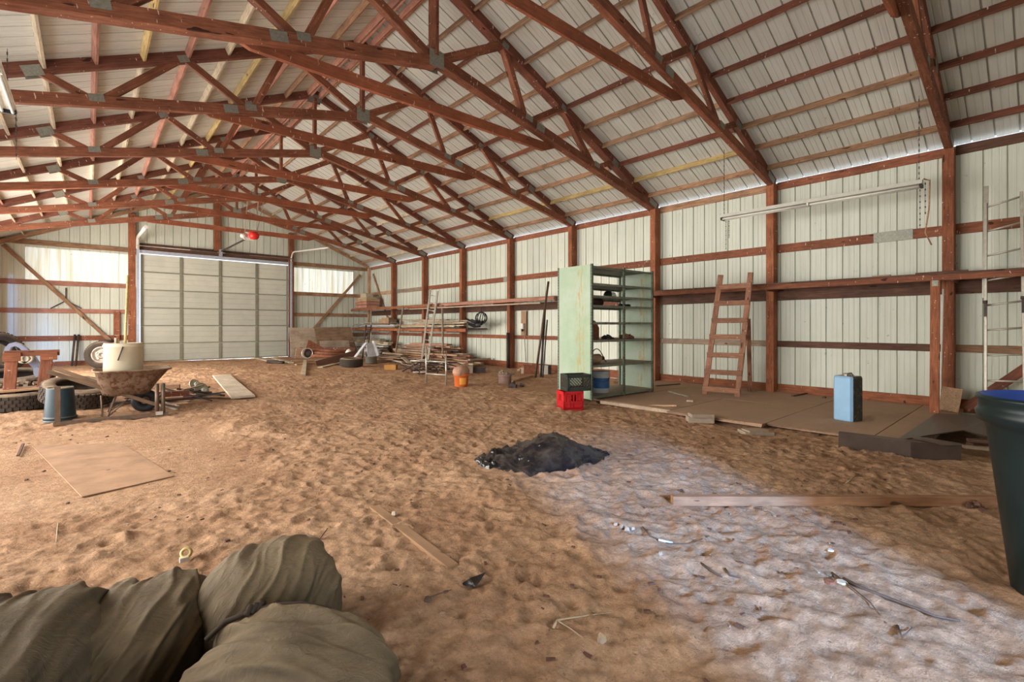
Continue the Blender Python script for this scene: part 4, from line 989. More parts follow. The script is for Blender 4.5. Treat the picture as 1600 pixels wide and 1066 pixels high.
for (nm, c, rx, ry, rz_, rot, lab, sd_, fd, fa, lean) in (
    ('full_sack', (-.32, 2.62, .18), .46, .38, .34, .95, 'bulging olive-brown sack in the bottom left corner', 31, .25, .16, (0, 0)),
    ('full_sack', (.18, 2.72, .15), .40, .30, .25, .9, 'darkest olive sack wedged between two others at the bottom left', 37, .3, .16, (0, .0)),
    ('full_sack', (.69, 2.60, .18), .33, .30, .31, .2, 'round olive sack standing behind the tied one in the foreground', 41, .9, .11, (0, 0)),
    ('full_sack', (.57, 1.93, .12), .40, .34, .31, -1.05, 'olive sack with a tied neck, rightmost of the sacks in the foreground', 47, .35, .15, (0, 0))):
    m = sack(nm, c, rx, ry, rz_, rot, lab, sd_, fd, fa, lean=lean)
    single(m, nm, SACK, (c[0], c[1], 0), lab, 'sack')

TW_ = plain('dark_cord', (.05, .035, .025), .9)
SKD = [o for o in bpy.data.objects if o.name == 'full_sack.003'][0]
pts = [pZ(x, y, z_) for x, y, z_ in ((322, 1000, .33), (352, 972, .385), (395, 955, .415), (432, 946, .43), (470, 944, .43), (512, 952, .405), (548, 972, .36))]
m = MB(); m.tube([p-SKD.location for p in pts], .011, 7); m.build('tie_cord', TW_, SKD)
m = MB(); kp = pts[2]-SKD.location
for k in range(3): m.tube([kp+Vector((-.03+.02*k, -.02, 0)), kp+Vector((-.01+.02*k, .0, .022)), kp+Vector((.01+.02*k, .03, .0))], .012, 6)
m.build('knot', TW_, SKD)['kind'] = 'stuff'
# ------------------------------------------------------------------ tyres
TYRE, nt, b = new_mat('dusty_tyre_rubber')
v = coords(nt, 'Object'); geo = N(nt, 'ShaderNodeNewGeometry'); sx = N(nt, 'ShaderNodeSeparateXYZ'); L(nt, geo.outputs['Normal'], sx.inputs[0])
df = math_(nt, 'MULTIPLY', ramp(nt, sx.outputs[2], [(.2, .08), (.9, 1)]), ramp(nt, noise(nt, v, 6, 5, .6), [(.3, .4), (.6, 1)]))
L(nt, mixc(nt, df, (.045, .035, .028), (.34, .24, .16)), b.inputs['Base Color']); b.inputs['Roughness'].default_value = .85
RIM = plain('wheel_rim', (.42, .36, .30), .5, .4, .3, 8, rust=.2)
def tyre(p, M, Rr, W_, label, hub=False, name='tyre', group=None):
    """axis is local z; p is the centre; M turns it"""
    T = thing(name, p, label, 'tyre', group)
    pr = [(.60, -.36), (.64, -.47), (.78, -.5), (.92, -.46), (.985, -.38), (1, -.2), (1, .2), (.985, .38), (.92, .46), (.78, .5), (.64, .47), (.60, .36), (.66, .30), (.86, .34), (.86, -.34), (.66, -.30)]
    m = MB(); m.lathe([(a*Rr, b_*W_) for a, b_ in pr], 40, M=M, close=True); m.build('casing', TYRE, T)
    m = MB(); n = 40
    for k in range(n):
        a = 2*math.pi*k/n
        for row, z in ((0, -.30), (1, -.1), (0, .1), (1, .30)):
            aa = a+row*math.pi/n; c = M @ Vector((Rr*1.004*math.cos(aa), Rr*1.004*math.sin(aa), z*W_)); m.box(c, (.022*Rr/.4, Rr*2*math.pi/n*.72, W_*.16), M @ rotz(aa))
    m.build('tread', TYRE, T)['kind'] = 'stuff'
    if hub:
        m = MB(); m.lathe([(.0, .10*W_), (.12*Rr, .12*W_), (.16*Rr, .30*W_), (.24*Rr, .3*W_), (.30*Rr, .05*W_), (.46*Rr, .05*W_), (.52*Rr, .34*W_), (.62*Rr, .42*W_), (.62*Rr, -.42*W_), (.5*Rr, -.3*W_), (.3*Rr, -.1*W_), (0, -.1*W_)], 28, M=M); m.build('rim', RIM, T)
        m = MB()
        for k in range(5):
            a = 2*math.pi*k/5; m.box(M @ Vector((.36*Rr*math.cos(a), .36*Rr*math.sin(a), .12*W_)), (.12*Rr, .14*Rr, .14*W_), M @ rotz(a))
        m.build('spokes', RIM, T)
    return T
I3 = Matrix.Identity(3)
def face(d): return Vector((0, 0, 1)).rotation_difference(Vector(d).normalized()).to_matrix()
p = gp(24, 641); cen = p+Vector((-.06, .36, 0)); cen.z = hz(cen.x, cen.y)+.16
tyre(cen, Matrix.Rotation(.03, 3, 'X'), .58, .34, 'big tyre lying flat at the left edge with a sandy board on top')
cen1 = cen.copy()
p = gp(100, 640); c2_ = gp(108, 636); 
tyre(Vector((-.13, 12.5, .33)), face((.12, -.25, 1)), .54, .34, 'tyre tilted on its side behind the blue bucket, sand on its tread')
p = pZ(118, 628, 0)
pbk = pY(18, 585, 14.6); tyre(Vector((pbk.x, 14.6, .42)), face((.0, -.15, 1)), .66, .38, 'dark tyre lying behind the red frame at the left edge')
pbk = pY(-2, 557, 15.4); tyre(Vector((pbk.x, 15.4, 1.0)), face((.55, -.75, .25)), .45, .28, 'tyre leaning high on the pile at the far left edge')
pw = pY(157, 554, 23.6); tyre(Vector((pw.x+.05, 23.7, .52)), face((-.25, -1, .1)), .50, .24, 'wheel with a spoked rim leaning near the far wall behind the white drum', True)
pw = pY(161, 541.5, 23.9); m = MB(); m.lathe([(0, 0), (.22, 0), (.24, .05), (.2, .1), (0, .1)], 16); m.v = [tuple(Vector(v)+Vector((pw.x+.1, 23.9, .98))) for v in m.v]; single(m, 'round_lid', DARKSTEEL, (pw.x+.1, 23.9, .98), 'dark round lid on top of the spoked wheel', 'lid')
pt_ = gp(545, 575); tyre(Vector((pt_.x+.25, pt_.y+.35, .20)), Matrix.Rotation(.04, 3, 'X'), .42, .34, 'tyre lying flat before the far plywood boxes, right of the dark plank')
# lavender fender with wheel cover
LAV = plain('lavender_plastic', (.36, .38, .50), .4, 0, .12, 4, dust=.2, dustcol=(.6, .5, .45))
def arcpts(c, r, a0, a1, n): return [(c[0]+r*math.cos(a0+(a1-a0)*k/n), c[1]+r*math.sin(a0+(a1-a0)*k/n)) for k in range(n+1)]
YQ = 14.2
pc_ = pY(38, 563, YQ); sc_ = DD(pc_)/747.
T = thing('fender_shell', Vector((pc_.x, YQ, .4)), 'lavender-grey moulded fender shell with a curved arch, on the tyres behind the red frame', 'fender')
def flat(poly_px, y0, th, name, mat):
    P_ = [pY(x, y, y0) for x, y in poly_px]; m = MB(); m.prism([(p.x, p.z) for p in P_], y0, y0+th); return pb(m, name, mat, T)
arc_o = [(4, 552), (8, 543), (14, 537), (22, 535), (32, 538), (42, 545), (50, 553), (57, 562), (62, 570), (67, 576), (66, 582), (60, 585), (54, 579), (50, 574), (44, 568), (38, 566), (36, 560), (36, 551), (30, 544), (24, 541), (17, 543), (14, 550), (12, 556)]
flat(arc_o, YQ, .35, 'shell', LAV)
flat([(52, 576), (58, 574), (66, 576), (64, 588), (56, 590), (52, 584)], YQ-.1, .3, 'foot', LAV)
YEL2 = plain('cream_plastic', (.62, .52, .36), .5, 0, .1, 5)
flat([(28, 556), (34, 554), (44, 556), (48, 561), (46, 566), (38, 568), (30, 564)], YQ-.12, .1, 'cover', WHITEP)
for (xc_, rr2) in ((36, .10), (42, .10)):
    pp = pY(xc_, 560.5, YQ-.14); m = MB(); m.lathe([(rr2*.6, 0), (rr2, 0), (rr2, .03), (rr2*.6, .03)], 18, M=Matrix.Rotation(R(90), 3, 'X'), close=True); m.v = [tuple(Vector(v)+pp) for v in m.v]; pb(m, 'ring', YEL2, T)
# sandy board over the front tyre
a, b_ = Vector((cen1.x-.35, cen1.y-.1, cen1.z+.19)), Vector((cen1.x+.62, cen1.y-.05, cen1.z+.22))
sboard(a, b_, .62, .035, PLYS, 'sandy plywood piece lying on the big flat tyre at the left')
rubble('paper_scraps', (cen1.x+.1, cen1.y+.2, cen1.z+.24), 26, .4, .03, .12, BLK, 'dirt and torn scraps on the sandy board of the left tyre', 'scraps', 12, .06)
# red frame
YR = 13.0; RF = REDB
T = thing('red_frame', Vector((pY(45, 600, YR).x, YR, .3)), 'red-painted timber trestle frame standing among the tyres at the left', 'trestle')
zt = pY(45, 552, YR).z; xl, xr = pY(19, 552, YR).x, pY(80, 552, YR).x
bb('top_rail', (xl-.1, YR, zt), (xr+.12, YR, zt), .12, .11, RED, T)
bb('leg', (xl, YR-.02, zt-.04), (xl-.05, YR-.02, .10), .10, .17, RED, T, up=(1, 0, 0)); bb('leg', (xr-.05, YR-.02, zt-.04), (xr-.15, YR-.02, .1), .12, .17, RED, T, up=(1, 0, 0))
for x in (xl, xr-.03): m = MB(); m.box((x, YR-.08, zt-.06), (.24, .05, .16)); pb(m, 'bracket', REDB, T)

# ------------------------------------------------------------------ blue bucket and pipe frame
BBKT = plain('dark_blue_plastic', (.018, .034, .044), .45, 0, .2, 6, dust=.3, dustcol=(.45, .36, .22))
q = gp(94, 660); q = q+ray(94, 660)*.22; q.z = hz(q.x, q.y)-.02
T = thing('blue_bucket', q, 'dark blue plastic bucket standing upside down on the sand beside the wheelbarrow', 'bucket')
m = MB(); m.lathe([(.215, 0), (.225, .01), (.225, .035), (.212, .04), (.212, .06), (.222, .065), (.222, .085), (.208, .09), (.205, .11), (.178, .56), (.17, .585), (.158, .56), (0, .555)], 40, c=q); pb(m, 'body', BBKT, T)
m = MB(); m.lathe([(.166, .555), (.12, .572), (0, .578)], 24, c=q); pb(m, 'sand_fill', SAND, T)
PIPM = plain('brown_steel_pipe', (.14, .10, .07), .5, .5, .3, 12, rust=.3)
a, b_ = gp(90, 665), gp(255, 649); a.z += .03; b_.z = a.z
T = thing('pipe_stand', a, 'low steel pipe frame with upright posts lying in front of the wheelbarrow', 'pipe frame')
m = MB(); m.beam(a+Vector((-.05, 0, 0)), b_+Vector((.08, 0, 0)), .07, .06); pb(m, 'base_rail', PIPM, T)
m = MB(); m.beam(a+Vector((0, 0, -.02)), a+Vector((0, 0, .60)), .07, .07); pb(m, 'post', PIPM, T)
for dx in (-.09, .0): m = MB(); m.tube([b_+Vector((dx, 0, -.02)), b_+Vector((dx, 0, .55))], .032, 10); pb(m, 'post', PIPM, T)
m = MB(); m.box(b_+Vector((-.06, -.02, .03)), (.1, .09, .06)); pb(m, 'foot_plate', ALU, T)
a2 = a.lerp(b_, .38); m = MB(); m.tube([a+Vector((.1, .12, -.01)), a2+Vector((0, .16, 0)), a2+Vector((.4, .05, 0))], .022, 6); pb(m, 'loose_rod', PIPM, T)

# ------------------------------------------------------------------ wheelbarrow
YW = 11.2
def W(x, y, Y=YW): return pY(x, y, Y)
TRAY = plain('rusty_tray', (.20, .13, .085), .7, .3, .35, 7, rust=.5, rustcol=(.12, .055, .03), dust=.6, dustcol=(.33, .23, .15))
HND = wood('barrow_wood', (.26, .17, .105), (.14, .085, .05), dust=.3)
wb = Vector((W(205, 640).x, YW, 0)); wb.z = hz(wb.x, wb.y)
T = thing('wheelbarrow', wb, 'rusty steel wheelbarrow with wooden handles, carrying the tall white drum', 'wheelbarrow')
ztp = W(200, 577).z; zbt = W(200, 615).z
xa, xb_ = W(148, 581).x, W(262, 580).x; ba, bb2 = W(160, 613).x, W(232, 617).x
hy, hyb = .48, .30
def loop(x0, x1, hy_, z, n=20, e=.45):
    out = []
    for k in range(n):
        a = 2*math.pi*k/n; cx, sy = math.cos(a), math.sin(a); out.append(((x0+x1)/2+(x1-x0)/2*math.copysign(abs(cx)**e, cx), YW+hy_*math.copysign(abs(sy)**e, sy), z))
    return out
rings = [loop(xa-.03, xb_+.03, hy+.03, ztp+.005), loop(xa, xb_, hy, ztp), loop(xa+(ba-xa)*.45, xb_+(bb2-xb_)*.6, hy*.86, (ztp+zbt)/2), loop(ba, bb2, hyb, zbt+.03), loop(ba+.08, bb2-.08, hyb-.08, zbt)]
m = MB(); vs = sum(rings, []); n = 20
m.add(vs, [(i*n+j, i*n+(j+1) % n, (i+1)*n+(j+1) % n, (i+1)*n+j) for i in range(4) for j in range(n)]+[tuple(80+j for j in range(n))], True)
o = pb(m, 'tray', TRAY, T); md = o.modifiers.new('s', 'SOLIDIFY'); md.thickness = .012
lp = [Vector(v) for v in loop(xa-.03, xb_+.03, hy+.03, ztp, 24)]; m = MB(); m.tube(lp+[lp[0]], .016, 6, cap=False); pb(m, 'rim', TRAY, T)
for sg, (hx, hy_, ex, ey) in ((-1, (73, 580, 247, 633)), (1, (86, 576, 240, 628))):
    Yh = YW+sg*.26; a = pY(hx, hy_, Yh-.1*0); b_ = pY(ex, ey, Yh); bb('handle', a, b_, .045, .065, HND, T)
ax_ = pY(227, 624, YW-.1); wr = .21
m = MB(); m.lathe([(.07, -.05), (.1, -.09), (.17, -.1), (.20, -.07), (wr, 0), (.20, .07), (.17, .1), (.1, .09), (.07, .05)], 28, M=Matrix.Rotation(R(90), 3, 'X'), close=True); m.v = [tuple(Vector(v)+Vector((ax_.x, YW, wb.z+wr-.01))) for v in m.v]; pb(m, 'wheel', BLACKP, T)
m = MB(); m.tube([(ax_.x, YW-.28, wb.z+wr), (ax_.x, YW+.28, wb.z+wr)], .018, 8); pb(m, 'axle', PIPM, T)
for sg in (-1, 1):
    Yh = YW+sg*.26; m = MB(); gz = hz(wb.x, Yh)
    A0, A1, A2, A3 = W(158, 618, Yh), W(160, 644, Yh), W(168, 644, Yh), W(182, 617, Yh)
    A1.z = gz; A2.z = gz; m.tube([A0, A1, A2, A3], .016, 7); pb(m, 'leg', PIPM, T)
    m = MB(); B0 = W(200, 624, Yh); m.tube([A2, B0], .012, 6); pb(m, 'brace', PIPM, T)
# drum in the tray
CREAM = plain('cream_plastic_drum', (.60, .52, .37), .5, 0, .12, 3, dust=.2)
dc = Vector((W(193, 575).x, YW, zbt+.06)); hD = W(193, 536).z-dc.z
T = thing('white_drum', dc, 'cream white plastic drum standing in the wheelbarrow with sticks in it', 'drum')
rD = .28; m = MB(); m.lathe([(0, 0), (rD*1.03, 0), (rD*1.05, .02), (rD*1.0, hD-.08), (rD*1.04, hD-.07), (rD*1.05, hD-.03), (rD*1.0, hD-.025), (rD, hD), (rD-.015, hD), (rD-.015, .02), (0, .02)], 36, c=dc); pb(m, 'body', CREAM, T)
m = MB(); pts = [dc+Vector((-.02, -rD-.02, hD-.06)), dc+Vector((-.05, -rD-.03, hD-.16)), dc+Vector((-.09, -rD-.02, hD-.30))]; m.tube(pts, .012, 6); pb(m, 'handle', DARKSTEEL, T)
for (x0_, y0_, x1_, y1_, r_, mt, lb_) in ((193, 545, 200, 430, .02, YEL, 'long yellow stick standing in the white drum'), (182, 545, 181, 528, .02, PALE, 'short pale stick at the left rim of the white drum'), (186, 545, 185, 531, .016, TANW, 'second short stick in the white drum')):
    m = MB(); m.tube([Vector((W(x0_, y0_).x, YW+.05, dc.z+.05)), W(x1_, y1_, YW+.05)], r_, 8); single(m, 'stick', mt, (W(x0_, y0_).x, YW+.05, dc.z+.05), lb_, 'stick')
# junk behind the barrow
g_ = gp(285, 628)
for k, (xa_, ya3, xb3, yb3, w_, h_, mt, z, lb_) in enumerate(((205, 620, 296, 614, .09, .10, RED, .25, 'red-brown beam lying in the scrap pile right of the wheelbarrow'), (210, 606, 281, 604, .07, .09, BROWN, .32, 'shorter brown beam behind the red-brown one'), (150, 628, 300, 625, .16, .03, GREYW, .06, 'grey flat board under the scrap pile'), (230, 622, 278, 634, .04, .03, ALU, .10, 'pale metal bar slanting toward the reel discs'), (225, 627, 276, 640, .04, .03, ALU, .04, 'lower pale metal bar in the scrap pile'), (285, 610, 317, 602, .05, .03, GREYW, .30, 'grey slat tip sticking out toward the reel discs'), (240, 628, 300, 622, .12, .05, DARKW, .12, 'dark plank in the scrap pile before the reel discs'))):
    a, b_ = pZ(xa_, ya3, z), pZ(xb3, yb3, z); sboard(a, b_, w_, h_, mt, lb_)
r = random.Random(22); m = MB()
for k in range(18):
    a = g_+Vector((r.uniform(-.9, .5), r.uniform(-.1, .7), r.uniform(.02, .16))); d = Vector((r.uniform(-1, 1), r.uniform(-.4, .4), r.uniform(-.1, .1))).normalized()*r.uniform(.2, .55); m.tube([a-d, a+d], r.uniform(.012, .022), 5)
tag(single(m, 'scrap_rods', DARKSTEEL, g_, 'dark rods and tubes heaped behind the wheelbarrow wheel', 'scrap metal'), kind='stuff')
m = MB(); cu = W(243, 606, YW+.25)
for k in range(2): m.tube([cu+Vector((.16*math.cos(a), .02*k, .16*math.sin(a))) for a in [2.2+k*.2+k2*.33 for k2 in range(11)]], .016, 6)
single(m, 'curved_strap', ALU, cu-Vector((0, 0, .16)), 'pale curved strap hooked over the black wheel', 'strap')
for (x_, y_, rr3, lb_) in ((302, 600, .14, 'farther pale green reel disc on the sand right of the scrap pile'), (313, 611, .18, 'nearer pale green reel disc leaning at the end of the scrap pile')):
    p = gp(x_+2, y_+rr3*747/11.5*.8+2); c = p+Vector((0, 0, rr3*.9)); T = thing('reel_disc', p, lb_, 'disc'); Mx = face((.55, -.75, .35)); DISC = plain('pale_green_disc', (.42, .42, .30), .5, .1, .2, 8)
    m = MB(); m.lathe([(.04, .01), (rr3*.35, .03), (rr3*.9, .0), (rr3, .02), (rr3, -.01), (rr3*.35, .0), (.04, -.02)], 28, M=Mx, close=True); m.v = [tuple(Vector(v)+c) for v in m.v]; pb(m, 'disc', DISC, T)
    m = MB(); m.lathe([(.05, -.02), (.05, .09), (.03, .09), (.03, -.02)], 14, M=Mx, close=True); m.v = [tuple(Vector(v)+c) for v in m.v]; pb(m, 'hub', WHITEP, T)

# ------------------------------------------------------------------ things at the left part of the far wall
for k, (x_, lb_) in enumerate(((115, 'left one of two dark pipes leaning on the far wall left of the door'), (121, 'right one of two dark pipes leaning on the far wall left of the door'))):
    a, b_ = pY(x_-3, 571, YE-.5), pY(x_+2, 523, YE-.08); a.z = .03; m = MB(); m.tube([a, b_], .035, 8); single(m, 'leaning_pipe', DARKSTEEL, a, lb_, 'pipe')
h0 = pY(103, 450, YE-.03); h1 = pY(103, 470, YE-.03); T = thing('wire_hanger', h1, 'three-armed thin wire fixture on the far wall left of the garage door', 'wire')
for e in (h0, pY(79, 482, YE-.03), pY(127, 482, YE-.03)): m = MB(); m.tube([h1, e], .02, 5); pb(m, 'arm', DARKSTEEL, T)
# far right corner: plywood sheets, red steel, crates
def leaner(poly_px, y0, th, name, mat, label, cat, lean=0.0):
    P_ = [pY(x, y, y0) for x, y in poly_px]; m = MB(); m.prism([(p.x, p.z) for p in P_], 0, th); zmin = min(p.z for p in P_)
    m.v = [(v[0], v[1]+y0+(v[2]-zmin)*lean, v[2]) for v in m.v]
    cx = sum(p.x for p in P_)/len(P_); return single(m, name, mat, (cx, y0, zmin), label, cat)
PLYA = wood('grey_tan_plywood', (.50, .40, .30), (.38, .28, .2), grain=.5); PLYB = wood('brown_plywood', (.33, .21, .13), (.2, .12, .07), grain=.5)
leaner([(453, 512), (497, 513), (505, 561), (456, 562)], 24.6, .03, 'plywood_sheet', PLYA, 'pale tan plywood panel leaning beside the right edge of the garage door', 'plywood', .12)
leaner([(494, 512), (551, 511), (561, 561), (500, 562)], 23.9, .04, 'plywood_sheet', PLYB, 'brown plywood panel leaning to the right of the pale tan one', 'plywood', .15)
leaner([(501, 533), (546, 532), (549, 556), (502, 557)], 23.5, .04, 'plywood_sheet', PLYA, 'short tan board in front of the brown plywood panel', 'board', .1)
leaner([(478, 548), (485, 531), (506, 543), (520, 549), (478, 556)], 22.6, .05, 'steel_triangle', RUSTB, 'rust-red steel triangle standing before the plywood panels', 'steel plate', .3)
sboard(pY(500, 546, 22.5), pY(556, 546, 21.5), .2, .16, REDD, 'dark red steel beam lying before the brown plywood panel', name='steel_beam', cat='beam')
for k, (xa_, ya3, xb3, yb3) in enumerate(((486, 547, 545, 550), (488, 551, 540, 554), (486, 556, 535, 558))):
    a, b_ = pY(xa_, ya3, 21.6-.2*k), pY(xb3, yb3, 21.0-.2*k); m = MB(); m.tube([a, b_], .06, 10); single(m, 'rusty_pipe', RUSTB, (a.x, a.y, a.z-.06), ['topmost rusty pipe of the three before the plywood panels', 'middle rusty pipe of the three before the plywood panels', 'lowest rusty pipe of the three before the plywood panels'][k], 'pipe')
a = pY(480, 552, 21.4); m = MB(); m.lathe([(.20, -.05), (.23, -.05), (.23, .05), (.20, .05)], 26, M=face((-.3, -1, .1)), close=True); m.v = [tuple(Vector(v)+a) for v in m.v]; single(m, 'steel_ring', ALU, a-Vector((0, 0, .25)), 'pale steel ring leaning against the rusty pipes by the garage door', 'ring')
m = MB(); m.lathe([(0, -.02), (.17, -.02), (.19, .02), (0, .02)], 20, M=face((-.3, -1, .1))); m.v = [tuple(Vector(v)+a+Vector((.08, .08, -.02))) for v in m.v]; single(m, 'dark_drum_end', DARKSTEEL, a-Vector((-.08, -.08, .22)), 'dark round drum end inside the pale steel ring', 'disc')
leaner([(461, 560), (464, 545), (474, 545), (470, 558)], 22.4, .04, 'tan_offcut', TANW, 'tan offcut leaning left of the pale steel ring', 'board', .2)
a = pY(545, 551, 20.6); m = MB(); m.lathe([(0, 0), (.08, 0), (.13, .05), (.15, .12), (.10, .2), (.03, .26), (0, .26)], 14, c=a-Vector((0, 0, .1))); single(m, 'white_jug', WHITEP, a-Vector((0, 0, .1)), 'small white jug on the pipes behind the dark slanted plank', 'jug')
a, b_ = gp(494, 572), pZ(556, 553, .42); a.z += .05
sboard(a, b_, .05, .30, DARKW, 'long dark plank on edge slanting up behind the flat tyre', up=(0, 0, 1))
sboard(gp(500, 575)+Vector((0, 0, .02)), gp(540, 566)+Vector((0, 0, .04)), .2, .03, PALE, 'pale board lying under the dark slanted plank')
# flat pale boards on the sand before the door
for k, (xa_, ya3, xb3, yb3, w_, mt, lb_) in enumerate(((402, 561, 434, 568, .30, PALE, 'pale hollow plank on the sand before the garage door, nearest'), (425, 561, 455, 569, .2, PALE, 'pale board behind the hollow plank before the door'), (455, 566, 500, 564, .2, TANW, 'tan board lying left of the dark slanted plank'), (462, 572, 490, 569, .14, TANW, 'small tan strip before the rusty pipes'), (510, 562, 495, 566, .16, PALE, 'pale strip beside the dark slanted plank'))):
    sboard(gp(xa_, ya3)+Vector((0, 0, .05)), gp(xb3, yb3)+Vector((0, 0, .05)), w_, .06, mt, lb_)
for x_, y_ in ((435, 568), (443, 569)):
    a = gp(x_, y_)+Vector((0, 0, .06)); m = MB(); m.tube([a+Vector((-.3, .5, 0)), a], .07, 10); single(m, 'pipe_end', DARKSTEEL, a, 'dark pipe end lying beside the pale hollow plank, '+('left one' if x_ == 435 else 'right one'), 'pipe')
a = gp(474, 588); sboard(a+Vector((0, 0, .03)), gp(477, 567)+Vector((0, 0, .10)), .14, .06, PALE, 'short pale post lying end-on on the sand before the plywood panels')
# white trestle boards
for (xa_, ya3, xb3, yb3, lb_) in ((553, 561, 572, 536, 'white board slanting up to the left leg of the white trestle'), (591, 556, 583, 533, 'white board slanting down at the right of the white trestle')):
    a, b_ = pY(xa_, ya3, 19.0), pY(xb3, yb3, 19.2); sboard(a, b_, .05, .20, WHITEP if False else WB, lb_, up=(0, 1, 0), name='white_board')
leaner([(572, 536), (584, 536), (588, 560), (575, 560)], 19.4, .03, 'small_sheet', WB, 'small grey-white panel between the two white trestle boards', 'panel')
a = pY(580, 556, 19.3); m = MB(); m.lathe([(0, 0), (.22, 0), (.24, .03), (.24, .28), (.26, .30), (.22, .3), (.2, .05), (0, .05)], 22, c=(a.x, a.y, max(hz(a.x, a.y), 0))); single(m, 'grey_pail', GALV, (a.x, a.y, hz(a.x, a.y)), 'grey metal pail under the white trestle boards', 'bucket')
for k, (xs_, ys_) in enumerate(((568, 512), (576, 512))):
    pass
T = thing('small_steps', pY(571, 536, 19.6), 'small dark metal steps standing behind the white trestle boards', 'steps')
for (xa_, ya3, xb3, yb3) in ((566, 561, 572, 508), (572, 561, 580, 508)): m = MB(); m.tube([pY(xa_, ya3, 19.6), pY(xb3, yb3, 19.6)], .03, 6); pb(m, 'rail', DARKSTEEL, T)
for t in (.25, .5, .75): m = MB(); m.tube([pY(569+3*t, 536-28*t, 19.6), pY(575+5*t, 536-28*t, 19.6)], .02, 6); pb(m, 'rung', DARKSTEEL, T)
sboard(gp(562, 566)+Vector((0, 0, .08)), pZ(596, 555, .12), .10, .05, PALE, 'pale plank lying at the foot of the white trestle boards')
# wooden boxes on the far end of the upper shelf
yb0 = pX(555, 480, 11.3).y
T = thing('wooden_boxes', (11.3, yb0, FZ+.05), 'low wooden crate on the far end of the upper shelf in the corner', 'crate')
XB0, XB1 = 11.0, 11.9
bz = FZ+.05
p0_, p1_ = pX(536, 470, 11.1), pX(574, 470, 11.4)
dy = 1.4; yq = min((p0_.y+p1_.y)/2, YE-.35-dy/2)
for z in (0, .17, .34): m = MB(); m.box((11.35, yq, bz+.09+z), (.75, dy, .15)); pb(m, 'side_slats', PINK if z < .3 else TANW, T)
m = MB(); m.box((11.35, yq, bz+.55), (.6, dy*.8, .07)); single(m, 'plank_bundle', PALE, (11.35, yq, bz+.515), 'pale planks laid on top of the corner crate', 'board')
m = MB(); m.box((11.35, yq+.1, bz+.69), (.4, .7, .2)); m.box((11.35, yq+.1, bz+.80), (.5, .8, .03)); single(m, 'small_box', PALE, (11.35, yq+.1, bz+.59), 'small pale box topmost on the corner crate', 'box')

# ------------------------------------------------------------------ between the lumber heap and the green shelving
ORG = plain('orange_plastic', (.62, .14, .035), .45, 0, .15, 4); ORGL = plain('orange_label', (.80, .33, .06), .5, 0, .1, 4)
q = gp(721, 605); q = q+Vector((.08, .12, 0)); q.z = hz(q.x, q.y)-.03
T = pail('orange_bucket', q, .17, .19, .36, ORG, 'orange plastic bucket with crumpled tan rags on top', handle=False)
m = MB(); a0 = math.atan2(-FW.y, -FW.x)+.35
vs = []
for k in range(9):
    a = a0-.5+k/8*1.0
    for z in (.10, .27): rr4 = .17+.02*z/.36+.004; vs.append(q+Vector((rr4*math.cos(a), rr4*math.sin(a), z)))
m.add(vs, [(2*k, 2*k+2, 2*k+3, 2*k+1) for k in range(8)]); pb(m, 'label', ORGL, T)
RAG = plain('tan_rag', (.42, .24, .16), .9, 0, .25, 6)
m = sack('rag', (q.x, q.y, q.z+.42), .24, .19, .15, .4, '', 61, .4, .05, sq=.9); single(m, 'crumpled_rag', RAG, (q.x, q.y, q.z+.34), 'crumpled tan rag bulging out of the orange bucket', 'rag')
for k in range(4):
    m = MB(); m.tube([q+Vector((.02+.05*k, .05, .45)), q+Vector((.1+.06*k, .1, .58+.02*k))], .035, 6, rs=[.05, .03]); single(m, 'rolled_scrap', RAG, q+Vector((.02+.05*k, .05, .45)), 'rolled tan scrap sticking up from the orange bucket', 'scrap', 'rolled scraps in the orange bucket')
q = gp(790, 600); q = q+Vector((.08, .12, -.0)); q.z = hz(q.x, q.y)-.03
T = pail('clay_pot', q, .17, .18, .30, plain('dusty_mauve_metal', (.30, .19, .155), .8, .1, .2, 6), 'dusty mauve metal pot filled with scraps right of the orange bucket', handle=False)
rubble('pot_scraps', (q.x, q.y, q.z+.28), 24, .16, .04, .1, GREYW, 'scraps filling the dusty mauve pot', 'scraps', 31, .1)
m = MB(); m.box(q+Vector((.12, .05, .33)), (.34, .28, .04), Matrix.Rotation(.3, 3, 'X')); single(m, 'grey_plate', GREYW, q+Vector((.12, .05, .3)), 'grey plate tipped on top of the mauve pot', 'plate')
rubble('metal_bits', gp(806, 605), 12, .2, .06, .14, DARKSTEEL, 'dark metal bits on the sand right of the mauve pot', 'scrap', 33, .06)
sboard(gp(800, 598)+Vector((0, 0, .04)), gp(832, 589)+Vector((0, 0, .04)), .07, .05, TANW, 'tan stick lying on the sand right of the mauve pot')
# things along the wall base
for k, (x_, y_, sx_, sy_, sz_, mt, lb_) in enumerate(((737, 583, .2, .24, .26, BLK, 'pale block on the sand right of the orange bucket'), (752, 583, .4, .3, .2, DARKSTEEL, 'dark box beside the pale block under the grey plank'), (613, 578, .42, .34, .2, plain('mustard_plastic', (.46, .22, .055), .6), 'mustard orange plastic bin half sunk in the sand left of the aluminium ladder'), (822, 584, .18, .2, .2, PALE, 'pale cube at the wall foot left of the leaning poles'), (830, 584, .35, .2, .3, RUSTB, 'red-brown block at the wall foot left of the leaning poles'), (853, 586, .26, .2, .3, WHITEP, 'white box at the wall foot behind the leaning poles'), (861, 586, .14, .2, .3, DARKSTEEL, 'dark block between the white box and the green shelving'), (829, 573, .4, .14, .2, DARKW, 'dark wedge on the blocks by the wall'))):
    p = gp(x_, y_); p.z = hz(p.x, p.y)-.01; m = MB(); m.box(p+Vector((0, .1, sz_/2)), (sx_, sy_, sz_), rotz(-.7)); m.box(p+Vector((0, .1, sz_-.015)), (sx_+.02, sy_+.02, .02), rotz(-.7)); single(m, 'block', mt, p, lb_, 'block')
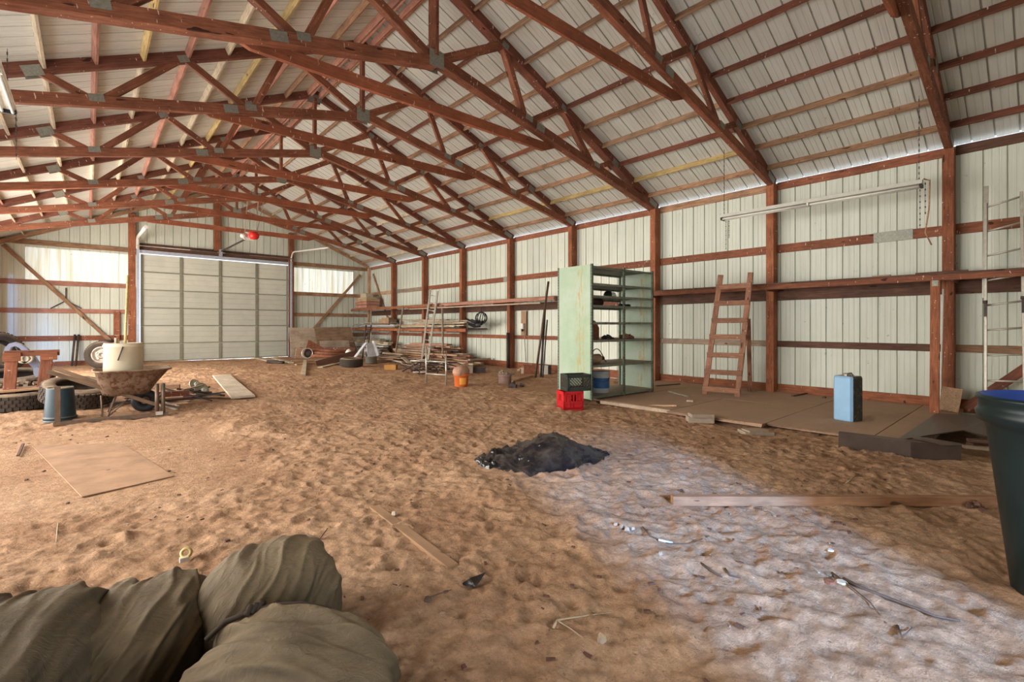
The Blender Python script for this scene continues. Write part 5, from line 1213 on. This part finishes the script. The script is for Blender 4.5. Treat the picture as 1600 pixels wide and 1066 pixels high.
sboard(gp(810, 583)+Vector((0, 0, .1)), pX(822, 572, 11.4), .09, .04, PALE, 'pale stick leaning on the blocks at the wall foot')
a, b_ = gp(733, 574)+Vector((0, 0, .28)), gp(766, 572)+Vector((0, 0, .28)); sboard(a, b_, .12, .07, GREYW, 'grey plank raised on small legs behind the pale block')
# leaning poles
for k, (xa_, ya3, xb3, yb3, lb_) in enumerate(((836.6, 590, 857, 440, 'longest of the dark poles leaning left of the green shelving'), (845, 590, 851.5, 484, 'middle dark pole leaning left of the green shelving'), (848, 590, 855, 500, 'thin dark pole leaning closest to the green shelving'))):
    p = gp(xa_, ya3); p.z = hz(p.x, p.y); b_ = pX(xb3, yb3, 10.80); m = MB(); m.tube([p, b_], .035 if k < 2 else .022, 8); single(m, 'leaning_pole', DARKSTEEL if k else PIPM, p, lb_, 'pole')
# pipe and short dark bar at post 4
p = pX(793.5, 578, 11.66); p.z = .05; m = MB(); m.tube([p, Vector((p.x, p.y, 1.35))], .055, 8); single(m, 'steel_pipe', DARKSTEEL, p, 'short dark steel pipe standing before the post with the power box', 'pipe')
# power box and cable
pb0 = pX(817, 512, XG-.08); T = thing('power_box', pb0, 'small white electrical box on a tan board beside the fourth post', 'electrical box')
bb('backing_board', (XG-.03, pb0.y, 2.15), (XG-.03, pb0.y, 1.26), .03, .28, TANW, T, up=(0, 1, 0))
m = MB(); m.box(pb0+Vector((-.03, .0, .05)), (.09, .14, .2)); pb(m, 'box', WHITEP, T)
m = MB(); m.tube([pb0+Vector((-.04, 0, -.04)), pb0+Vector((-.04, -.02, -.14))], .04, 8); pb(m, 'plug', BLACKP, T)
m = MB(); m.tube([pb0+Vector((-.03, -.1, -.1)), Vector((XG-.03, pb0.y-.1, .3))], .015, 6); pb(m, 'cable', GREYW, T)
# black bundle and wire coil at the end of the lower shelf
p = pX(743, 508, 11.15); p.z = LZ+.05
r = random.Random(9); T = thing('black_hoses', p, 'bundle of black hoses at the near end of the lower shelf', 'hose')
for k in range(7):
    q0_ = p+Vector((r.uniform(-.1, .3), r.uniform(-.2, .5), r.uniform(.03, .3))); m = MB(); m.tube([q0_+Vector((0, -.35, r.uniform(-.02, .1))), q0_, q0_+Vector((.1, .5, .1))], .035, 7); pb(m, 'hose', BLACKP, T)
p = pX(752, 497, 11.0)
T = thing('wire_coil', p-Vector((0, 0, .25)), 'round black wire coil hanging under the far shelf at the end of the lower one', 'wire coil')
for k in range(7):
    a = k*.45; m = MB(); Mx = face((math.cos(a), math.sin(a), .2)); m.tube([p+Mx @ Vector((.22*math.cos(t), .22*math.sin(t), 0)) for t in [2*math.pi*j/18 for j in range(19)]], .014, 5, cap=False); pb(m, 'loop', BLACKP, T)
m = MB(); m.tube([p+Vector((0, 0, .2)), Vector((p.x, p.y, FZ-.08))], .01, 5); pb(m, 'hook', BLACKP, T)

# ------------------------------------------------------------------ fluorescent lights
def tube_light(x, y0, y1, z, label, zr):
    T = thing('tube_light', (x, (y0+y1)/2, z), label, 'ceiling light'); T.location.z = z
    m = MB(); yy = (y0, y1)
    pr = [(-.10, .0), (.10, .0), (.06, .075), (-.06, .075)]
    m.add([(x+a, y, z+b_) for y in yy for a, b_ in pr], [(0, 1, 2, 3), (7, 6, 5, 4), (0, 4, 5, 1), (1, 5, 6, 2), (2, 6, 7, 3), (3, 7, 4, 0)]); pb(m, 'housing', WHITEP, T)
    for dx in (-.055, .055):
        for k in range(2):
            a, b_ = y0+(y1-y0)*(.01+.5*k), y0+(y1-y0)*(.49+.5*k); m = MB(); m.tube([(x+dx, a, z-.035), (x+dx, b_, z-.035)], .02, 10); pb(m, 'tube', WHITEP, T)
    for y in (y0+.02, (y0+y1)/2, y1-.02): m = MB(); m.box((x, y, z-.025), (.17, .035, .06)); pb(m, 'socket', BLACKP if y != (y0+y1)/2 else WHITEP, T)
    for y, dn in ((y0+.05, .8), (y1-.05, .75)):
        m = MB(); nk = int((zr-z)/.05)
        for k in range(nk): zz = z+.08+k*(zr-z-.08)/nk; m.box((x, y, zz+.02), (.016 if k % 2 else .004, .004 if k % 2 else .016, .045))
        pb(m, 'chain', DARKSTEEL, T)['kind'] = 'stuff'; m = MB()
        for k in range(int(dn/.05)): m.box((x+.09, y, z+.02-k*.05), (.016 if k % 2 else .004, .004 if k % 2 else .016, .04))
        pb(m, 'loose_chain', DARKSTEEL, T)['kind'] = 'stuff'; m = MB()
        for k in range(int(dn/.07)): m.box((x+.09, y-.07, z+.02-k*.05), (.016 if k % 2 else .004, .004 if k % 2 else .016, .04))
        pb(m, 'loose_chain', DARKSTEEL, T)['kind'] = 'stuff'
    return T
ya_l, yb_l = pX(1442, 288, 10.65).y, pX(1128, 345, 10.65).y
T = tube_light(10.65, ya_l, yb_l, 4.02, 'long white tube light hanging on chains before the near right wall', roofz(10.65)-.03)
m = MB(); m.tube([(10.70, ya_l, 4.12), (10.72, ya_l-.08, 4.08), (10.72, ya_l-.07, 3.6), (10.73, ya_l-.02, 3.2), (10.75, ya_l-.1, 2.98)], .012, 6); pb(m, 'cord', BROWN, T)
pl_ = pX(12, 172, -.85)
tube_light(-.85, pl_.y-3.0, pl_.y, pl_.z, 'white tube light cut off by the upper left edge of the photo', roofz(-.85)-.03)

# ------------------------------------------------------------------ door opener
YO = 20.2; zo = 5.03; T = thing('door_opener', (4.64, YO, zo), 'garage door opener with a red cover hanging below the far trusses', 'door opener')
REDO = plain('red_cover', (.62, .03, .02), .3, 0, .1, 5)
m = MB(); m.lathe([(0, -.16), (.12, -.15), (.17, -.08), (.18, .02), (.16, .10), (0, .12)], 20, c=(4.70, YO-.22, zo)); m.v = [(v[0], YO-.1+(v[1]-YO+.1)*1.1, v[2]) for v in m.v]; pb(m, 'cover', REDO, T)
m = MB(); m.box((4.64, YO+.12, zo), (.34, .42, .24)); pb(m, 'motor_box', WHITEP, T)
m = MB(); m.tube([(4.46, YO, zo-.02), (4.30, YO-.05, zo-.05)], .10, 12, rs=[.12, .06]); pb(m, 'lamp_cap', WHITEP, T)
for (dx, dy_, tx) in ((-.2, 0, -.25), (.2, 0, .3), (.2, 0, .1)): m = MB(); m.beam((4.64+dx, YO+dy_, zo+.1), (4.64+tx, YP(6), cl(XC)-.1), .03, .008); pb(m, 'hanger_strap', ALU, T)
m = MB(); m.beam((4.64, YO+.3, zo-.02), (4.62, YE-.2, 5.05), .05, .05); pb(m, 'rail', DARKSTEEL, T)

# ------------------------------------------------------------------ litter on the sand
m_leaf = plain('dry_leaf', (.45, .36, .24), .8, 0, .3, 20); WHT = plain('white_bit', (.55, .52, .47), .6, 0, .1, 20)
def chip(x, y, s_, mat, name, label, cat, seed=1, flat=.35):
    p = gp(x, y); r = random.Random(seed); m = MB()
    vs = [Vector((s_*r.uniform(.6, 1)*math.cos(a), s_*r.uniform(.6, 1)*math.sin(a), s_*flat*r.uniform(-.3, .6))) for a in [2*math.pi*k/7 for k in range(7)]]
    tp = [v*.7+Vector((0, 0, s_*flat+.004)) for v in vs]
    m.add([p+v+Vector((0, 0, s_*.15)) for v in vs]+[p+v+Vector((0, 0, s_*.15)) for v in tp], [tuple(range(6, -1, -1)), tuple(range(7, 14))]+[(k, (k+1) % 7, (k+1) % 7+7, k+7) for k in range(7)]); return single(m, name, mat, p, label, cat)
p = gp(738, 918); m = MB(); m.add([p+Vector((-.02, -.06, .03)), p+Vector((.09, -.02, .07)), p+Vector((.05, .05, .02)), p+Vector((.0, .02, .05)), p+Vector((-.05, .06, .01))], [(0, 1, 3), (1, 2, 3), (0, 3, 4), (3, 1, 0), (3, 2, 1), (4, 3, 0)]); single(m, 'plastic_scrap', BAG, p, 'small torn black plastic scrap on the sand in the lower middle', 'scrap')
p = gp(292, 874); T = thing('plastic_cup', p, 'small yellowed plastic cap on the sand above the foreground sacks', 'cap'); YP_ = plain('yellowed_plastic', (.62, .48, .2), .4, 0, .1, 9)
m = MB(); m.lathe([(.02, 0), (.035, 0), (.035, .035), (.02, .04)], 14, M=face((-.3, -.9, .5)), close=True); m.v = [tuple(Vector(v)+p+Vector((0, 0, .04))) for v in m.v]; pb(m, 'cap', YP_, T)
m = MB(); m.box(p+Vector((-.02, -.04, .02)), (.05, .03, .03)); pb(m, 'stub', WHT, T)
for k, (x_, y_, s_) in enumerate(((962, 822, .022), (972, 826, .028), (980, 830, .03), (988, 829, .026), (616, 806, .035), (940, 1004, .03), (1032, 868, .02))):
    chip(x_, y_, s_, BLK, 'pebble', ['pale pebble at the left end of the row in the middle foreground', 'second pale pebble of the row in the middle foreground', 'third and biggest pebble of the row in the middle foreground', 'pebble at the right end of the row in the middle foreground', 'pebble beside the half-buried narrow board', 'pale pebble in the lower foreground under the forked twig', 'small pebble left of the white tube'][k], 'pebble', k, .7)
a, b_ = gp(1029, 847), gp(1051, 852); m = MB(); m.tube([a+Vector((0, 0, .015)), b_+Vector((0, 0, .015))], .009, 8); single(m, 'white_tube', WHT, a, 'little white tube lying on the sand in the pale light patch', 'tube')
TW = plain('dark_twig', (.10, .065, .045), .9, 0, .3, 20)
def twig(px, r_, label, mat=TW, lift=.012):
    pts = [gp(x, y)+Vector((0, 0, lift)) for x, y in px]; m = MB(); m.tube(pts, r_, 6, rs=[r_*(1-.6*k/(len(pts)-1)) for k in range(len(pts))]); return single(m, 'twig', mat, pts[0], label, 'twig')
twig([(1318, 908), (1345, 922), (1380, 935), (1420, 950), (1460, 966), (1500, 974)], .013, 'longest dark twig lying across the pale light patch')
twig([(1300, 898), (1330, 920), (1360, 945), (1385, 978)], .006, 'thin twig below the longest one in the light patch')
twig([(1004, 826), (1015, 840), (1045, 852), (1080, 853), (1108, 840)], .006, 'thin curved twig beside the white tube')
twig([(1095, 884), (1110, 894), (1128, 905)], .011, 'short dark twig in the light patch, left of the longest one')
twig([(1133, 892), (1140, 902), (1157, 906)], .009, 'small curved dark twig right of the short one')
twig([(865, 984), (870, 973), (900, 968), (955, 960)], .007, 'forked pale twig in the lower foreground', m_leaf)
twig([(870, 973), (890, 985), (910, 1000)], .004, 'thin branch under the forked pale twig', m_leaf)
twig([(668, 938), (690, 930), (705, 925)], .005, 'thin twig left of the torn black scrap')
twig([(1402, 982), (1410, 1000), (1425, 985)], .008, 'small hooked twig right of the thin one in the light patch')
twig([(1322, 757), (1332, 749), (1342, 742)], .006, 'pale straw on the sand between the channel and the long two by four', m_leaf)
twig([(1370, 674), (1278, 682), (1288, 672), (1320, 671)][1:], .01, 'dark bent wire at the deck edge left of the steel channel')
twig([(88, 850), (90, 825), (92, 815)], .004, 'pale straw on the sand in the left foreground', m_leaf)
twig([(480, 838), (500, 845), (512, 828)], .008, 'crumbling dark twig above the foreground sacks')
chip(668, 940, .03, TW, 'dark_clod', 'dark clod at the end of the thin twig in the lower middle', 'clod', 5)
for k, (x_, y_, s_, lb_) in enumerate(((1296, 900, .04, 'dark green leaf scrap at the head of the longest twig'), (1296, 912, .05, 'brown leaf beside the longest twig'), (1314, 912, .045, 'round grey leaf beside the longest twig'), (1298, 862, .035, 'pale torn paper above the longest twig'), (1165, 790, .04, 'pale leaf scrap left of the pebbles under the long two by four'))):
    chip(x_, y_, s_, [DGRN, RUSTB, m_leaf, WHT, m_leaf][k], 'dry_leaf', lb_, 'leaf', k+20, .12)
ax0, ay0 = gp(1262, 645, .09), 0
for k, (x_, y_, s_, lb_) in enumerate(((1288, 622, .05, 'small dark lump on the deck left of the blue can'), (1410, 629, .08, 'dark tool head on the deck near the prop board'), (1078, 628, .06, 'curled leaf on the deck below the wooden ladder'), (1216, 611, .05, 'white chip at the foot of the post by the ladder'))):
    p = pZ(x_, y_, .09); m = MB(); m.box(p+Vector((0, 0, s_*.3)), (s_*2, s_, s_*.6), rotz(k)); m.box(p+Vector((s_, 0, s_*.4)), (s_, s_*.5, s_*.4), rotz(k+.5)); single(m, 'deck_debris', [DARKSTEEL, DARKSTEEL, m_leaf, WHT][k], p, lb_, 'debris')
for k, (xa_, ya3, xb3, yb3, lb_) in enumerate(((1238, 619, 1275, 612, 'dark lath on the deck right of the wooden ladder'), (1025, 603, 1062, 600, 'flat dark bar on the deck right of the green shelving'), (1045, 612, 1075, 620, 'thin grey bar on the deck right of the green shelving'), (1412, 629, 1440, 630, 'handle of the tool lying near the prop board'))):
    a, b_ = pZ(xa_, ya3, .10), pZ(xb3, yb3, .10); sboard(a, b_, .05, .02, DARKW if k != 2 else ALU, lb_, name='deck_lath', cat='stick')
r = random.Random(77); m = MB()
for k in range(520):
    x_ = r.uniform(-2.3, 8); y_ = 1.0+13*r.random()**1.6; s_ = r.uniform(.006, .022); z_ = hz(x_, y_)
    m.box((x_, y_, z_+s_*.3), (s_*r.uniform(.8, 3), s_, s_*.6), rotz(r.uniform(0, 3)))
pb(m, 'wood_chips', DARKW, fl)['kind'] = 'stuff'
m = MB()
for k in range(160):
    x_ = r.uniform(-2, 8); y_ = 1.0+12*r.random()**1.6; s_ = r.uniform(.006, .016); z_ = hz(x_, y_)
    m.box((x_, y_, z_+s_*.3), (s_*r.uniform(.8, 3), s_, s_*.6), rotz(r.uniform(0, 3)))
pb(m, 'pale_chips', BLK, fl)['kind'] = 'stuff'
